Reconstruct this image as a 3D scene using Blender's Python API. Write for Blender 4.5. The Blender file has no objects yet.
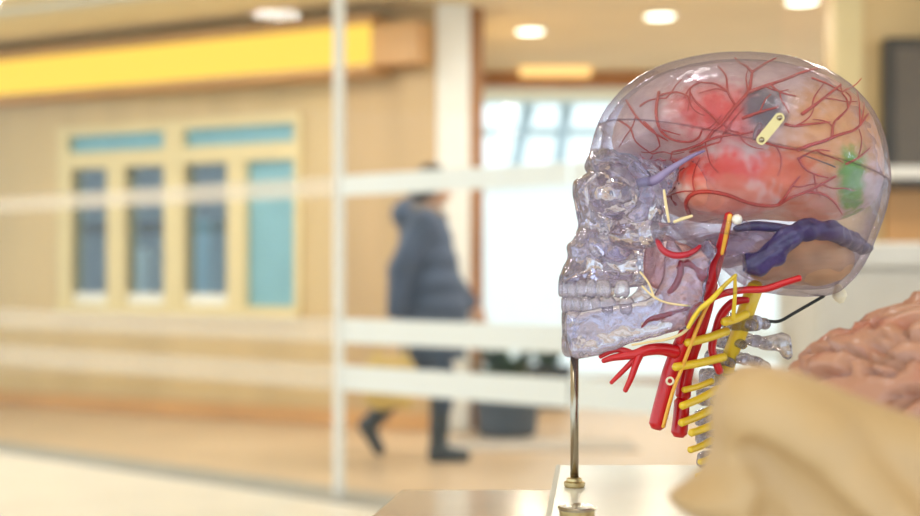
import bpy, bmesh, math, random
import numpy as np
from mathutils import Vector, Matrix, noise

random.seed(7)
SC = bpy.context.scene
COL = SC.collection
F = 1278.0            # focal length in pixels of the 920 px wide frame
EYE = 1.11            # lens height above the floor
HZ = 273.0            # row of the horizon

# ------------------------------------------------------------------ helpers
def at(px, py, Y):
    return Vector(((px - 460.0) / F * Y, Y, EYE - (py - HZ) / F * Y))

def bsdf(mat):
    return mat.node_tree.nodes['Principled BSDF']

def mat(name, col, rough=0.5, metal=0.0, bump=0.0, bscale=40.0, vary=0.0, vscale=6.0, spec=0.5, coat=0.0,
        stretch=None, trans=0.0):
    m = bpy.data.materials.new(name); m.use_nodes = True
    nt = m.node_tree; b = bsdf(m)
    b.inputs['Base Color'].default_value = (*col, 1)
    b.inputs['Roughness'].default_value = rough
    b.inputs['Metallic'].default_value = metal
    b.inputs['Specular IOR Level'].default_value = spec
    b.inputs['Coat Weight'].default_value = coat
    tc = nt.nodes.new('ShaderNodeTexCoord')
    src = tc.outputs['Object']
    if stretch:
        mp = nt.nodes.new('ShaderNodeMapping'); mp.inputs['Scale'].default_value = stretch
        nt.links.new(src, mp.inputs['Vector']); src = mp.outputs['Vector']
    if vary > 0:
        n = nt.nodes.new('ShaderNodeTexNoise'); n.inputs['Scale'].default_value = vscale
        n.inputs['Detail'].default_value = 5
        nt.links.new(src, n.inputs['Vector'])
        r = nt.nodes.new('ShaderNodeValToRGB')
        r.color_ramp.elements[0].position = 0.3; r.color_ramp.elements[1].position = 0.7
        r.color_ramp.elements[0].color = (*[max(0, c * (1 - vary)) for c in col], 1)
        r.color_ramp.elements[1].color = (*[min(1, c * (1 + vary)) for c in col], 1)
        nt.links.new(n.outputs['Fac'], r.inputs['Fac'])
        nt.links.new(r.outputs['Color'], b.inputs['Base Color'])
    if bump > 0:
        n2 = nt.nodes.new('ShaderNodeTexNoise'); n2.inputs['Scale'].default_value = bscale
        nt.links.new(src, n2.inputs['Vector'])
        bp = nt.nodes.new('ShaderNodeBump'); bp.inputs['Strength'].default_value = bump
        bp.inputs['Distance'].default_value = 0.002
        nt.links.new(n2.outputs['Fac'], bp.inputs['Height'])
        nt.links.new(bp.outputs['Normal'], b.inputs['Normal'])
    return m

def emit(name, col, strength):
    m = bpy.data.materials.new(name); m.use_nodes = True
    nt = m.node_tree; nt.nodes.remove(bsdf(m))
    e = nt.nodes.new('ShaderNodeEmission'); e.inputs['Color'].default_value = (*col, 1)
    e.inputs['Strength'].default_value = strength
    nt.links.new(e.outputs[0], nt.nodes['Material Output'].inputs['Surface'])
    return m

def vcol_mat(name, rough=0.4, alpha=1.0, coat=0.0, transl=0.0, bump=0.0, bscale=300.0):
    """paint from the mesh's own pigment attribute, optionally see-through resin"""
    m = bpy.data.materials.new(name); m.use_nodes = True
    nt = m.node_tree; b = bsdf(m)
    a = nt.nodes.new('ShaderNodeAttribute'); a.attribute_name = 'pigment'
    nt.links.new(a.outputs['Color'], b.inputs['Base Color'])
    b.inputs['Roughness'].default_value = rough
    b.inputs['Coat Weight'].default_value = coat
    out = nt.nodes['Material Output']
    if bump:
        tc = nt.nodes.new('ShaderNodeTexCoord')
        n2 = nt.nodes.new('ShaderNodeTexNoise'); n2.inputs['Scale'].default_value = bscale
        nt.links.new(tc.outputs['Object'], n2.inputs['Vector'])
        bp = nt.nodes.new('ShaderNodeBump'); bp.inputs['Strength'].default_value = bump
        bp.inputs['Distance'].default_value = 0.001
        nt.links.new(n2.outputs['Fac'], bp.inputs['Height'])
        nt.links.new(bp.outputs['Normal'], b.inputs['Normal'])
    top = b.outputs[0]
    if transl > 0:
        t = nt.nodes.new('ShaderNodeBsdfTranslucent'); nt.links.new(a.outputs['Color'], t.inputs['Color'])
        mx = nt.nodes.new('ShaderNodeMixShader'); mx.inputs[0].default_value = transl
        nt.links.new(top, mx.inputs[1]); nt.links.new(t.outputs[0], mx.inputs[2]); top = mx.outputs[0]
    if alpha < 1:
        t = nt.nodes.new('ShaderNodeBsdfTransparent')
        mx = nt.nodes.new('ShaderNodeMixShader'); mx.inputs[0].default_value = alpha
        nt.links.new(t.outputs[0], mx.inputs[1]); nt.links.new(top, mx.inputs[2]); top = mx.outputs[0]
    nt.links.new(top, out.inputs['Surface'])
    return m

def schlick(nt, f0, gain=1.0):
    """reflectance of one clear face, the same from both of its sides"""
    N = nt.nodes.new; L = nt.links.new
    lw = N('ShaderNodeLayerWeight'); lw.inputs['Blend'].default_value = 0.5
    pw = N('ShaderNodeMath'); pw.operation = 'POWER'; pw.inputs[1].default_value = 5.0
    L(lw.outputs['Facing'], pw.inputs[0])
    ma = N('ShaderNodeMath'); ma.operation = 'MULTIPLY_ADD'
    ma.inputs[1].default_value = (1 - f0) * gain; ma.inputs[2].default_value = f0 * gain
    L(pw.outputs[0], ma.inputs[0]); return lw, ma

def clear_mat(name, tint, milk, milk_fac, refr, rough=0.05, ior=1.45, bump=0.0, bscale=120.0, edge=0.6, absorb=(0.42, 0.37, 0.50)):
    """clear cast plastic: see-through, partly refracting, glossy by Fresnel, a little milky"""
    m = bpy.data.materials.new(name); m.use_nodes = True
    nt = m.node_tree; nt.nodes.remove(bsdf(m)); N = nt.nodes.new; L = nt.links.new
    tr = N('ShaderNodeBsdfTransparent'); tr.inputs[0].default_value = (*tint, 1)
    la = N('ShaderNodeLayerWeight'); la.inputs['Blend'].default_value = 0.5
    pa = N('ShaderNodeMath'); pa.operation = 'POWER'; pa.inputs[1].default_value = 3.0
    L(la.outputs['Facing'], pa.inputs[0])
    ab = N('ShaderNodeMixRGB'); ab.inputs[1].default_value = (*tint, 1)
    ab.inputs[2].default_value = (*[c * k for c, k in zip(tint, absorb)], 1)
    L(pa.outputs[0], ab.inputs[0]); L(ab.outputs[0], tr.inputs[0])
    gl = N('ShaderNodeBsdfGlass'); L(ab.outputs[0], gl.inputs['Color']); gl.inputs['Color'].default_value = (*tint, 1)
    gl.inputs['Roughness'].default_value = rough; gl.inputs['IOR'].default_value = ior
    m1 = N('ShaderNodeMixShader'); m1.inputs[0].default_value = refr
    L(tr.outputs[0], m1.inputs[1]); L(gl.outputs[0], m1.inputs[2])
    di = N('ShaderNodeBsdfDiffuse'); di.inputs[0].default_value = (*milk, 1)
    tl = N('ShaderNodeBsdfTranslucent'); tl.inputs[0].default_value = (*milk, 1)
    m2 = N('ShaderNodeMixShader'); m2.inputs[0].default_value = 0.5
    L(di.outputs[0], m2.inputs[1]); L(tl.outputs[0], m2.inputs[2])
    lw = N('ShaderNodeLayerWeight'); lw.inputs['Blend'].default_value = 0.35
    mm = N('ShaderNodeMath'); mm.operation = 'MULTIPLY_ADD'
    mm.inputs[1].default_value = edge; mm.inputs[2].default_value = milk_fac
    L(lw.outputs['Facing'], mm.inputs[0])
    m3 = N('ShaderNodeMixShader'); L(mm.outputs[0], m3.inputs[0])
    L(m1.outputs[0], m3.inputs[1]); L(m2.outputs[0], m3.inputs[2])
    gs = N('ShaderNodeBsdfGlossy'); gs.inputs['Roughness'].default_value = rough + 0.07
    fr, fo = schlick(nt, 0.035, 0.4)
    m4 = N('ShaderNodeMixShader'); L(fo.outputs[0], m4.inputs[0])
    L(m3.outputs[0], m4.inputs[1]); L(gs.outputs[0], m4.inputs[2])
    if bump:
        tc = N('ShaderNodeTexCoord'); n2 = N('ShaderNodeTexNoise'); n2.inputs['Scale'].default_value = bscale
        L(tc.outputs['Object'], n2.inputs['Vector'])
        bp = N('ShaderNodeBump'); bp.inputs['Strength'].default_value = bump; bp.inputs['Distance'].default_value = 0.002
        L(n2.outputs['Fac'], bp.inputs['Height'])
        for s in (gl, gs, fr, di):
            L(bp.outputs['Normal'], s.inputs['Normal'])
    L(m4.outputs[0], nt.nodes['Material Output'].inputs['Surface'])
    return m

def thin_glass(name, tint, refl=1.0, rough=0.02, frost=0.0, frost_col=(0.9, 0.9, 0.9)):
    m = bpy.data.materials.new(name); m.use_nodes = True
    nt = m.node_tree; nt.nodes.remove(bsdf(m)); N = nt.nodes.new; L = nt.links.new
    tr = N('ShaderNodeBsdfTransparent'); tr.inputs[0].default_value = (*tint, 1)
    top = tr.outputs[0]
    if frost > 0:
        d = N('ShaderNodeBsdfDiffuse'); d.inputs[0].default_value = (*frost_col, 1)
        t = N('ShaderNodeBsdfTranslucent'); t.inputs[0].default_value = (*frost_col, 1)
        a = N('ShaderNodeMixShader'); L(d.outputs[0], a.inputs[1]); L(t.outputs[0], a.inputs[2])
        b = N('ShaderNodeMixShader'); b.inputs[0].default_value = frost
        L(top, b.inputs[1]); L(a.outputs[0], b.inputs[2]); top = b.outputs[0]
    g = N('ShaderNodeBsdfGlossy'); g.inputs['Roughness'].default_value = rough
    fr, mu = schlick(nt, 0.04, refl)
    mx = N('ShaderNodeMixShader'); L(mu.outputs[0], mx.inputs[0]); L(top, mx.inputs[1]); L(g.outputs[0], mx.inputs[2])
    L(mx.outputs[0], nt.nodes['Material Output'].inputs['Surface'])
    return m

def world_loc(o):
    v = Vector(o.location); p = o.parent
    while p:
        v = v + p.location; p = p.parent
    return v

def obj(name, V, Fc, m, parent=None, smooth=True, pigment=None, top=False):
    """link world-space geometry as ONE mesh object; its origin is its parent's, or the middle of its own foot"""
    V = np.asarray(V, dtype=np.float64).reshape(-1, 3)
    if parent is not None:
        org = world_loc(parent); loc = Vector((0, 0, 0))
    else:
        lo, hi = V.min(0), V.max(0)
        org = Vector(((lo[0] + hi[0]) / 2, (lo[1] + hi[1]) / 2, lo[2])); loc = org
    me = bpy.data.meshes.new(name)
    me.from_pydata((V - np.array(org)).tolist(), [], Fc if isinstance(Fc, list) else Fc.tolist())
    me.update()
    if smooth:
        me.polygons.foreach_set('use_smooth', [True] * len(me.polygons))
    if pigment is not None:
        a = me.attributes.new('pigment', 'FLOAT_COLOR', 'POINT')
        c = np.ones((len(V), 4), dtype=np.float32); c[:, :3] = pigment
        a.data.foreach_set('color', c.ravel())
    me.materials.append(m)
    o = bpy.data.objects.new(name, me); COL.objects.link(o)
    o.location = loc
    if parent is not None:
        o.parent = parent
    return o

def empty(name, loc, label, cat, group=None):
    o = bpy.data.objects.new(name, None); COL.objects.link(o)
    o.location = loc; o.empty_display_size = 0.1
    o['label'] = label; o['category'] = cat
    if group: o['group'] = group
    return o

def tag(o, label=None, cat=None, group=None, kind=None):
    if label: o['label'] = label
    if cat: o['category'] = cat
    if group: o['group'] = group
    if kind: o['kind'] = kind
    return o

class MB:
    """collects simple solids into one mesh"""
    def __init__(self): self.V = []; self.F = []
    def add(self, V, Fc):
        n = len(self.V); self.V += [tuple(v) for v in V]; self.F += [[i + n for i in f] for f in Fc]
    def hexa(self, P):
        """8 corners: bottom ring then top ring, both counter-clockwise from above"""
        self.add(P, [[3, 2, 1, 0], [4, 5, 6, 7], [0, 1, 5, 4], [1, 2, 6, 5], [2, 3, 7, 6], [3, 0, 4, 7]])
    def box(self, x0, x1, y0, y1, z0, z1):
        self.hexa([(x0, y0, z0), (x1, y0, z0), (x1, y1, z0), (x0, y1, z0), (x0, y0, z1), (x1, y0, z1), (x1, y1, z1), (x0, y1, z1)])
    def slab(self, A, B, n, t, z0, z1):
        """upright slab from A to B (xy), growing by t along n"""
        a, b, n = Vector(A[:2]), Vector(B[:2]), Vector(n[:2])
        P = [a, b, b + n * t, a + n * t]
        if (b - a).cross(n) < 0 or t < 0: 
            if ((b - a).cross(n) * t) < 0: P = [P[0], P[3], P[2], P[1]]
        self.hexa([(p.x, p.y, z0) for p in P] + [(p.x, p.y, z1) for p in P])
    def lathe(self, prof, c, n=28):
        """prof: (radius, z) list from bottom to top round a vertical axis through c"""
        V = []; Fc = []
        for r, z in prof:
            for i in range(n):
                a = 2 * math.pi * i / n
                V.append((c[0] + r * math.cos(a), c[1] + r * math.sin(a), c[2] + z))
        for k in range(len(prof) - 1):
            for i in range(n):
                j = (i + 1) % n
                Fc.append([k * n + i, k * n + j, (k + 1) * n + j, (k + 1) * n + i])
        Fc.append(list(range(n))[::-1]); Fc.append([(len(prof) - 1) * n + i for i in range(n)])
        self.add(V, Fc)
    def build(self, name, m, parent=None, smooth=False, bevel=0.0):
        o = obj(name, self.V, self.F, m, parent, smooth)
        if bevel:
            b = o.modifiers.new('bevel', 'BEVEL'); b.width = bevel; b.segments = 3; b.limit_method = 'ANGLE'
        return o

def catmull(P, n=8):
    P = [np.asarray(p, float) for p in P]
    out = []
    for i in range(len(P) - 1):
        p0 = P[max(i - 1, 0)]; p1 = P[i]; p2 = P[i + 1]; p3 = P[min(i + 2, len(P) - 1)]
        for k in range(n):
            t = k / n
            out.append(0.5 * (2 * p1 + (p2 - p0) * t + (2 * p0 - 5 * p1 + 4 * p2 - p3) * t * t + (3 * p1 - p0 - 3 * p2 + p3) * t ** 3))
    out.append(P[-1]); return out

def tube(pts, radii, n=10, sub=6):
    """swept round tube with rounded ends; pts in world space"""
    if not hasattr(radii, '__len__'): radii = [radii] * len(pts)
    Q = catmull([tuple(p) + (r,) for p, r in zip(pts, radii)], sub) if sub > 1 else [np.array(tuple(p) + (r,)) for p, r in zip(pts, radii)]
    C = [Vector(q[:3]) for q in Q]; R = [q[3] for q in Q]
    T = []
    for i in range(len(C)):
        d = C[min(i + 1, len(C) - 1)] - C[max(i - 1, 0)]
        T.append(d.normalized() if d.length > 1e-9 else Vector((0, 0, 1)))
    # rounded ends
    ex = [(C[0] - T[0] * R[0] * 0.5, R[0] * 0.6, T[0])] + list(zip(C, R, T)) + [(C[-1] + T[-1] * R[-1] * 0.5, R[-1] * 0.6, T[-1])]
    up = Vector((0.3, 0.9, 0.31)); V = []; Fc = []
    u = (up - T[0] * up.dot(T[0])).normalized()
    for c, r, t in ex:
        u = (u - t * u.dot(t)).normalized(); w = t.cross(u)
        for k in range(n):
            a = 2 * math.pi * k / n
            V.append(tuple(c + (u * math.cos(a) + w * math.sin(a)) * r))
    m = len(ex)
    for i in range(m - 1):
        for k in range(n):
            j = (k + 1) % n
            Fc.append([i * n + k, i * n + j, (i + 1) * n + j, (i + 1) * n + k])
    Fc.append(list(range(n))[::-1]); Fc.append([(m - 1) * n + k for k in range(n)])
    return V, Fc

# ------------------------------------------------------------------ implicit modelling
def nets(fn, lo, hi, step, smooth=2):
    ax = [np.arange(lo[i], hi[i] + step, step, dtype=np.float32) for i in range(3)]
    G = np.broadcast_to(fn(ax[0][:, None, None], ax[1][None, :, None], ax[2][None, None, :]),
                        tuple(len(a) for a in ax)).astype(np.float32)
    S = G < 0
    cnt = np.zeros(tuple(n - 1 for n in S.shape), dtype=np.int8)
    for a in (0, 1):
        for b in (0, 1):
            for c in (0, 1):
                cnt += S[a:S.shape[0] - 1 + a, b:S.shape[1] - 1 + b, c:S.shape[2] - 1 + c]
    idx = np.argwhere((cnt > 0) & (cnt < 8))
    vid = -np.ones(cnt.shape, dtype=np.int64)
    vid[idx[:, 0], idx[:, 1], idx[:, 2]] = np.arange(len(idx))
    acc = np.zeros((len(idx), 3)); k = np.zeros(len(idx))
    cor = [(a, b, c) for a in (0, 1) for b in (0, 1) for c in (0, 1)]
    for p in cor:
        for q in cor:
            d = [q[i] - p[i] for i in range(3)]
            if sum(d) != 1 or min(d) < 0: continue
            f0 = G[idx[:, 0] + p[0], idx[:, 1] + p[1], idx[:, 2] + p[2]]
            f1 = G[idx[:, 0] + q[0], idx[:, 1] + q[1], idx[:, 2] + q[2]]
            m = (f0 < 0) != (f1 < 0)
            t = np.where(m, f0 / np.where(m, f0 - f1, 1), 0)
            for i in range(3):
                acc[:, i] += np.where(m, p[i] + t * d[i], 0)
            k += m
    V = (idx + acc / k[:, None]) * step + np.array(lo)
    Q = []
    I, J, K = S.shape
    def quads(e, cells):
        ii = np.argwhere(e[0] != e[1]); return ii
    # x edges
    for axis in range(3):
        A = np.take(S, range(0, S.shape[axis] - 1), axis); B = np.take(S, range(1, S.shape[axis]), axis)
        ii = np.argwhere(A != B)
        u, w = (axis + 1) % 3, (axis + 2) % 3
        ok = (ii[:, u] > 0) & (ii[:, w] > 0) & (ii[:, u] < S.shape[u] - 1) & (ii[:, w] < S.shape[w] - 1)
        ii = ii[ok]
        ins = A[ii[:, 0], ii[:, 1], ii[:, 2]]
        cs = []
        for du, dw in ((-1, -1), (0, -1), (0, 0), (-1, 0)):
            c = ii.copy(); c[:, u] += du; c[:, w] += dw
            cs.append(vid[c[:, 0], c[:, 1], c[:, 2]])
        q = np.stack(cs, 1)
        q[~ins] = q[~ins][:, ::-1]
        Q.append(q)
    Q = np.concatenate(Q)
    for _ in range(smooth):
        s = np.zeros_like(V); c = np.zeros(len(V))
        for a in range(4):
            b = (a + 1) % 4
            for x, y in ((a, b), (b, a)):
                for i in range(3):
                    s[:, i] += np.bincount(Q[:, x], V[Q[:, y], i], len(V))
                c += np.bincount(Q[:, x], minlength=len(V))
        V = V * 0.45 + 0.55 * s / np.maximum(c, 1)[:, None]
    return V, Q

def smin(a, b, k):
    h = np.clip(0.5 + 0.5 * (b - a) / k, 0, 1); return b * (1 - h) + a * h - k * h * (1 - h)
def smax(a, b, k): return -smin(-a, -b, k)
def ell(x, y, z, c, r):
    q = np.sqrt(((x - c[0]) / r[0]) ** 2 + ((y - c[1]) / r[1]) ** 2 + ((z - c[2]) / r[2]) ** 2)
    return (q - 1) * min(r)
def cap(x, y, z, a, b, ra, rb):
    a = np.asarray(a, float); b = np.asarray(b, float); d = b - a
    t = np.clip(((x - a[0]) * d[0] + (y - a[1]) * d[1] + (z - a[2]) * d[2]) / max(d @ d, 1e-9), 0, 1)
    return np.sqrt((x - a[0] - t * d[0]) ** 2 + (y - a[1] - t * d[1]) ** 2 + (z - a[2] - t * d[2]) ** 2) - (ra + (rb - ra) * t)
def chain(x, y, z, P, R, k=4):
    g = None
    for i in range(len(P) - 1):
        c = cap(x, y, z, P[i], P[i + 1], R[i], R[i + 1]); g = c if g is None else smin(g, c, k)
    return g
def poly2(x, z, P, closed=True):
    """signed distance in the x-z plane to a smooth closed outline"""
    P = [np.asarray(p, float) for p in P]
    if closed:
        C = catmull(P[-2:] + P + P[:3], 4); n = len(P) * 4; C = C[8:8 + n]
    else: C = P
    X = np.asarray(x)[:, 0, :] if np.ndim(x) == 3 else x
    x2 = np.asarray(x).reshape(-1, 1); z2 = np.asarray(z).reshape(1, -1)
    d = np.full((x2.shape[0], z2.shape[1]), 1e18); ins = np.zeros(d.shape, bool)
    m = len(C)
    for i in range(m if closed else m - 1):
        a, b = C[i], C[(i + 1) % m]; e = b - a
        t = np.clip(((x2 - a[0]) * e[0] + (z2 - a[1]) * e[1]) / max(e @ e, 1e-9), 0, 1)
        d = np.minimum(d, (x2 - a[0] - t * e[0]) ** 2 + (z2 - a[1] - t * e[1]) ** 2)
        if closed and a[1] != b[1]:
            cr = ((a[1] > z2) != (b[1] > z2)) & (x2 < (b[0] - a[0]) * (z2 - a[1]) / (b[1] - a[1]) + a[0])
            ins ^= cr
    d = np.sqrt(d)
    if closed: d = np.where(ins, -d, d)
    return d.astype(np.float32)
def inflate(d2, y, W, R):
    e = np.maximum(1 + d2 / R, 0)[:, None, :]
    return (np.sqrt((y / W) ** 2 + e ** 2) - 1) * min(W, R)

# ------------------------------------------------------------------ materials
M = {}
M['wall_tan'] = mat('tan_wood_veneer', (0.60, 0.44, 0.22), 0.45, vary=0.10, vscale=3, stretch=(1, 1, 0.15))
M['wall_brown'] = mat('brown_wood_veneer', (0.54, 0.37, 0.19), 0.45, vary=0.12, vscale=3, stretch=(1, 1, 0.15))
M['cream'] = mat('cream_paint', (0.72, 0.60, 0.33), 0.5, vary=0.03)
M['white'] = mat('white_paint', (0.85, 0.84, 0.80), 0.5, vary=0.02)
M['frame_brown'] = mat('reddish_wood', (0.42, 0.19, 0.07), 0.45, vary=0.15, vscale=5, stretch=(1, 1, 0.2))
M['ceiling'] = mat('warm_ceiling', (0.90, 0.76, 0.52), 0.7, vary=0.05, vscale=1.5)
M['ceiling_strip'] = mat('pale_ceiling_strip', (0.80, 0.78, 0.70), 0.6, vary=0.03)
M['floor_tan'] = mat('tan_floor', (0.60, 0.46, 0.32), 0.35, vary=0.08, vscale=2)
M['floor_pale'] = mat('pale_stone_floor', (0.86, 0.84, 0.78), 0.3, vary=0.04, vscale=3)
M['kerb'] = mat('grey_channel', (0.36, 0.37, 0.36), 0.4, vary=0.08)
M['mat_grey'] = mat('grey_carpet', (0.42, 0.39, 0.36), 0.9, bump=0.3, bscale=300)
M['blue_blind'] = mat('blue_blind', (0.22, 0.45, 0.55), 0.6, vary=0.05)
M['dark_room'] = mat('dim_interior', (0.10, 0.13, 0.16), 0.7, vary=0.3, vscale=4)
M['pane'] = thin_glass('window_pane', (0.80, 0.90, 0.95), 2.0, 0.03)
M['glass'] = thin_glass('partition_glass', (0.98, 0.99, 0.985), 0.25, 0.02)
M['frost'] = thin_glass('frosted_band', (1, 1, 1), 0.3, 0.3, frost=0.88, frost_col=(0.93, 0.98, 1.0))
M['frost_dim'] = thin_glass('frosted_band_fainter', (1, 1, 1), 0.3, 0.3, frost=0.35, frost_col=(0.9, 0.85, 0.76))
M['post'] = mat('white_metal', (0.85, 0.85, 0.82), 0.35, metal=0.0)
M['cove'] = emit('yellow_cove_light', (1.0, 0.66, 0.11), 1.45)
M['lamp'] = emit('downlight_glow', (1.0, 0.93, 0.72), 6.0)
M['bezel'] = mat('dark_bezel', (0.05, 0.045, 0.04), 0.35, vary=0.1)
M['screen'] = mat('grey_brown_screen', (0.12, 0.10, 0.08), 0.4, vary=0.05)
M['counter'] = mat('pale_grey_counter', (0.62, 0.58, 0.52), 0.5, vary=0.05)
M['counter_top'] = mat('counter_top_grey', (0.74, 0.72, 0.68), 0.4, vary=0.04)
M['wood_orange'] = mat('orange_wood', (0.60, 0.33, 0.13), 0.45, vary=0.1, vscale=4, stretch=(0.2, 1, 1))
M['plinth'] = mat('white_gloss_laminate', (0.86, 0.87, 0.85), 0.22, vary=0.05, vscale=9, coat=0.3)
M['plinth_low'] = mat('reflection_tinted_laminate', (0.55, 0.47, 0.40), 0.16, vary=0.06, vscale=9, coat=0.5)  # brownish reflection on the white top is put into this base colour
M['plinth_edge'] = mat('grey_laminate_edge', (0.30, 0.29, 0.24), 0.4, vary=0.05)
M['steel'] = mat('brushed_steel', (0.38, 0.33, 0.25), 0.25, metal=1.0, vary=0.08, vscale=60)
M['brass'] = mat('brass', (0.50, 0.39, 0.19), 0.28, metal=0.9, vary=0.06, vscale=80)
M['brass_latch'] = mat('gold_latch', (0.60, 0.48, 0.22), 0.3, metal=0.55, vary=0.06, vscale=80)  # paler, less metallic brass for the latch
M['red'] = mat('red_artery_plastic', (0.58, 0.006, 0.012), 0.3, coat=0.15, vary=0.08, vscale=90)
M['dark_red'] = mat('dark_red_plastic', (0.50, 0.01, 0.03), 0.3, coat=0.3, vary=0.1, vscale=90)
M['vessel'] = mat('red_surface_vessel', (0.48, 0.04, 0.025), 0.4, vary=0.15, vscale=120)
M['yellow'] = mat('yellow_nerve_plastic', (0.86, 0.60, 0.03), 0.35, coat=0.2, vary=0.06, vscale=100)
M['orange'] = mat('orange_nerve_plastic', (0.90, 0.46, 0.05), 0.35, coat=0.2, vary=0.06, vscale=100)
M['pale_nerve'] = mat('pale_yellow_nerve', (0.86, 0.68, 0.36), 0.4, vary=0.06, vscale=100)
M['ivory'] = mat('ivory_plastic', (0.88, 0.80, 0.60), 0.35, vary=0.08, vscale=120)
M['white_pin'] = mat('white_pin_plastic', (0.92, 0.88, 0.80), 0.3, vary=0.03)
M['black_wire'] = mat('black_wire', (0.02, 0.025, 0.025), 0.35, vary=0.1)
M['bone'] = mat('cream_bone_plastic', (0.52, 0.34, 0.165), 0.5, vary=0.08, vscale=14, bump=0.15, bscale=90)
M['parka'] = mat('navy_parka_cloth', (0.06, 0.085, 0.145), 0.8, vary=0.25, vscale=9, bump=0.3, bscale=60)
M['skirt'] = mat('blue_grey_cloth', (0.05, 0.08, 0.14), 0.85, vary=0.15, vscale=12)
M['fur'] = mat('grey_brown_fur_trim', (0.22, 0.17, 0.13), 0.9, vary=0.3, vscale=40, bump=0.6, bscale=120)
M['boots'] = mat('dark_boot_leather', (0.03, 0.045, 0.06), 0.5, vary=0.15)
M['skin'] = mat('skin', (0.62, 0.36, 0.24), 0.5, vary=0.04)
M['hair'] = mat('dark_hair', (0.035, 0.025, 0.02), 0.6, vary=0.2, vscale=60, bump=0.4, bscale=200)
M['bag'] = mat('mustard_cloth_bag', (0.62, 0.44, 0.14), 0.7, vary=0.12, vscale=12, bump=0.2, bscale=60)
M['planter'] = mat('dark_blue_planter', (0.06, 0.085, 0.12), 0.5, vary=0.1)
M['leaf'] = mat('dark_green_leaf', (0.05, 0.10, 0.06), 0.45, vary=0.3, vscale=8)
M['soil'] = mat('dark_soil', (0.05, 0.035, 0.02), 0.9, vary=0.3, vscale=30)
M['canopy'] = mat('pale_green_grey_metal', (0.60, 0.66, 0.64), 0.5, vary=0.05)
M['canopy_beam'] = mat('grey_green_steel', (0.55, 0.60, 0.58), 0.5, vary=0.08)
M['strut'] = mat('slate_steel', (0.42, 0.48, 0.50), 0.5, vary=0.08)
M['facade'] = mat('white_render_facade', (0.92, 0.93, 0.92), 0.7, vary=0.02)
M['paving'] = mat('pale_paving', (0.80, 0.80, 0.78), 0.8, vary=0.06, vscale=1.2)
M['skull'] = clear_mat('clear_skull_plastic', (0.965, 0.955, 0.99), (0.70, 0.64, 0.72), 0.015, 0.08, 0.05, 1.45, 0.25, 90, edge=0.16)
M['face'] = clear_mat('clear_face_plastic', (0.88, 0.875, 0.975), (0.86, 0.85, 1.0), 0.04, 0.92, 0.02, 1.49, 1.0, 100, edge=0.06, absorb=(0.30, 0.26, 0.40))
M['tooth'] = clear_mat('clear_tooth_plastic', (0.95, 0.93, 0.98), (0.95, 0.93, 0.98), 0.16, 0.7, 0.04, 1.5, 0.2, 200, edge=0.10, absorb=(0.20, 0.17, 0.28))
M['vertebra'] = clear_mat('clear_vertebra_plastic', (0.78, 0.77, 0.82), (0.60, 0.56, 0.62), 0.06, 0.8, 0.05, 1.45, 0.6, 130, edge=0.25)
M['brain_resin'] = vcol_mat('tinted_brain_resin', 0.35, alpha=0.94, transl=0.35, coat=0.1, bump=0.3, bscale=220)
M['sinus'] = mat('violet_sinus_plastic', (0.055, 0.04, 0.13), 0.35, vary=0.35, vscale=110, bump=0.5, bscale=200)
M['cerebellum'] = vcol_mat('tan_cerebellum_resin', 0.4, alpha=0.78, transl=0.4)
M['muscle'] = clear_mat('pink_clear_plastic', (0.94, 0.78, 0.78), (0.80, 0.40, 0.38), 0.05, 0.4, 0.08, 1.4, 0.4, 120)
M['brain_pink'] = vcol_mat('pink_painted_brain', 0.4, coat=0.25)

# ================================================================== THE SETTING
def Yw(px): return 1.0 / (0.0926 + 4.39e-5 * px)          # wood wall, seen along column px
def Yg(px): return 1.0 / (0.1235 + 1.02e-4 * px)          # glass partition
def pt(fn, px): 
    Y = fn(px); return Vector(((px - 460) / F * Y, Y))
H = 3.0
WA, WB = pt(Yw, -260), pt(Yw, 436)
wdir = (WB - WA).normalized(); wn = Vector((-wdir.y, wdir.x))     # points away from the lens
if wn.y < 0: wn = -wn
def wp(u, off): return WA + wdir * u + wn * off
def wu(px): return (pt(Yw, px) - WA).dot(wdir)
def wall_slab(b, u0, u1, z0, z1, o0, o1):
    P = [wp(u0, o0), wp(u1, o0), wp(u1, o1), wp(u0, o1)]
    b.hexa([(p.x, p.y, z0) for p in P] + [(p.x, p.y, z1) for p in P])

# floors
GA, GB = pt(Yg, -330), pt(Yg, 900)
gdir = (GB - GA).normalized(); gn = Vector((-gdir.y, gdir.x))
if gn.y < 0: gn = -gn
def gp(u, off): return GA + gdir * u + gn * off
def gu(px): return (pt(Yg, px) - GA).dot(gdir)
b = MB(); b.box(-9, 9, -4, 14, -0.12, -0.004); tag(b.build('floor', M['floor_tan']), kind='structure')
b = MB()
P = [GA, GB, Vector((GB.x, -4)), Vector((GA.x, -4))][::-1]
b.hexa([(p.x, p.y, -0.004) for p in P] + [(p.x, p.y, 0.0) for p in P])
tag(b.build('floor_stone', M['floor_pale']), kind='structure')
b = MB(); gu1 = gu(900)
P = [gp(0, -0.12), gp(gu1, -0.12), gp(gu1, 0.16), gp(0, 0.16)]
b.hexa([(p.x, p.y, -0.003) for p in P] + [(p.x, p.y, 0.012) for p in P])
tag(b.build('trim_1', M['kerb']), kind='structure')

# ceiling with pale strips let into it
b = MB(); b.box(-9, 9, -2.5, 14, H, H + 0.15); tag(b.build('ceiling', M['ceiling']), kind='structure')
for i, (off, w) in enumerate(((-1.2, 0.10), (-2.2, 0.28), (-3.4, 0.12))):
    b = MB(); wall_slab(b, 0, wu(436) + 2.6, H - 0.03, H - 0.001, off, off + w)
    tag(b.build('trim_%d' % (i + 2), M['ceiling_strip']), kind='structure')

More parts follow.
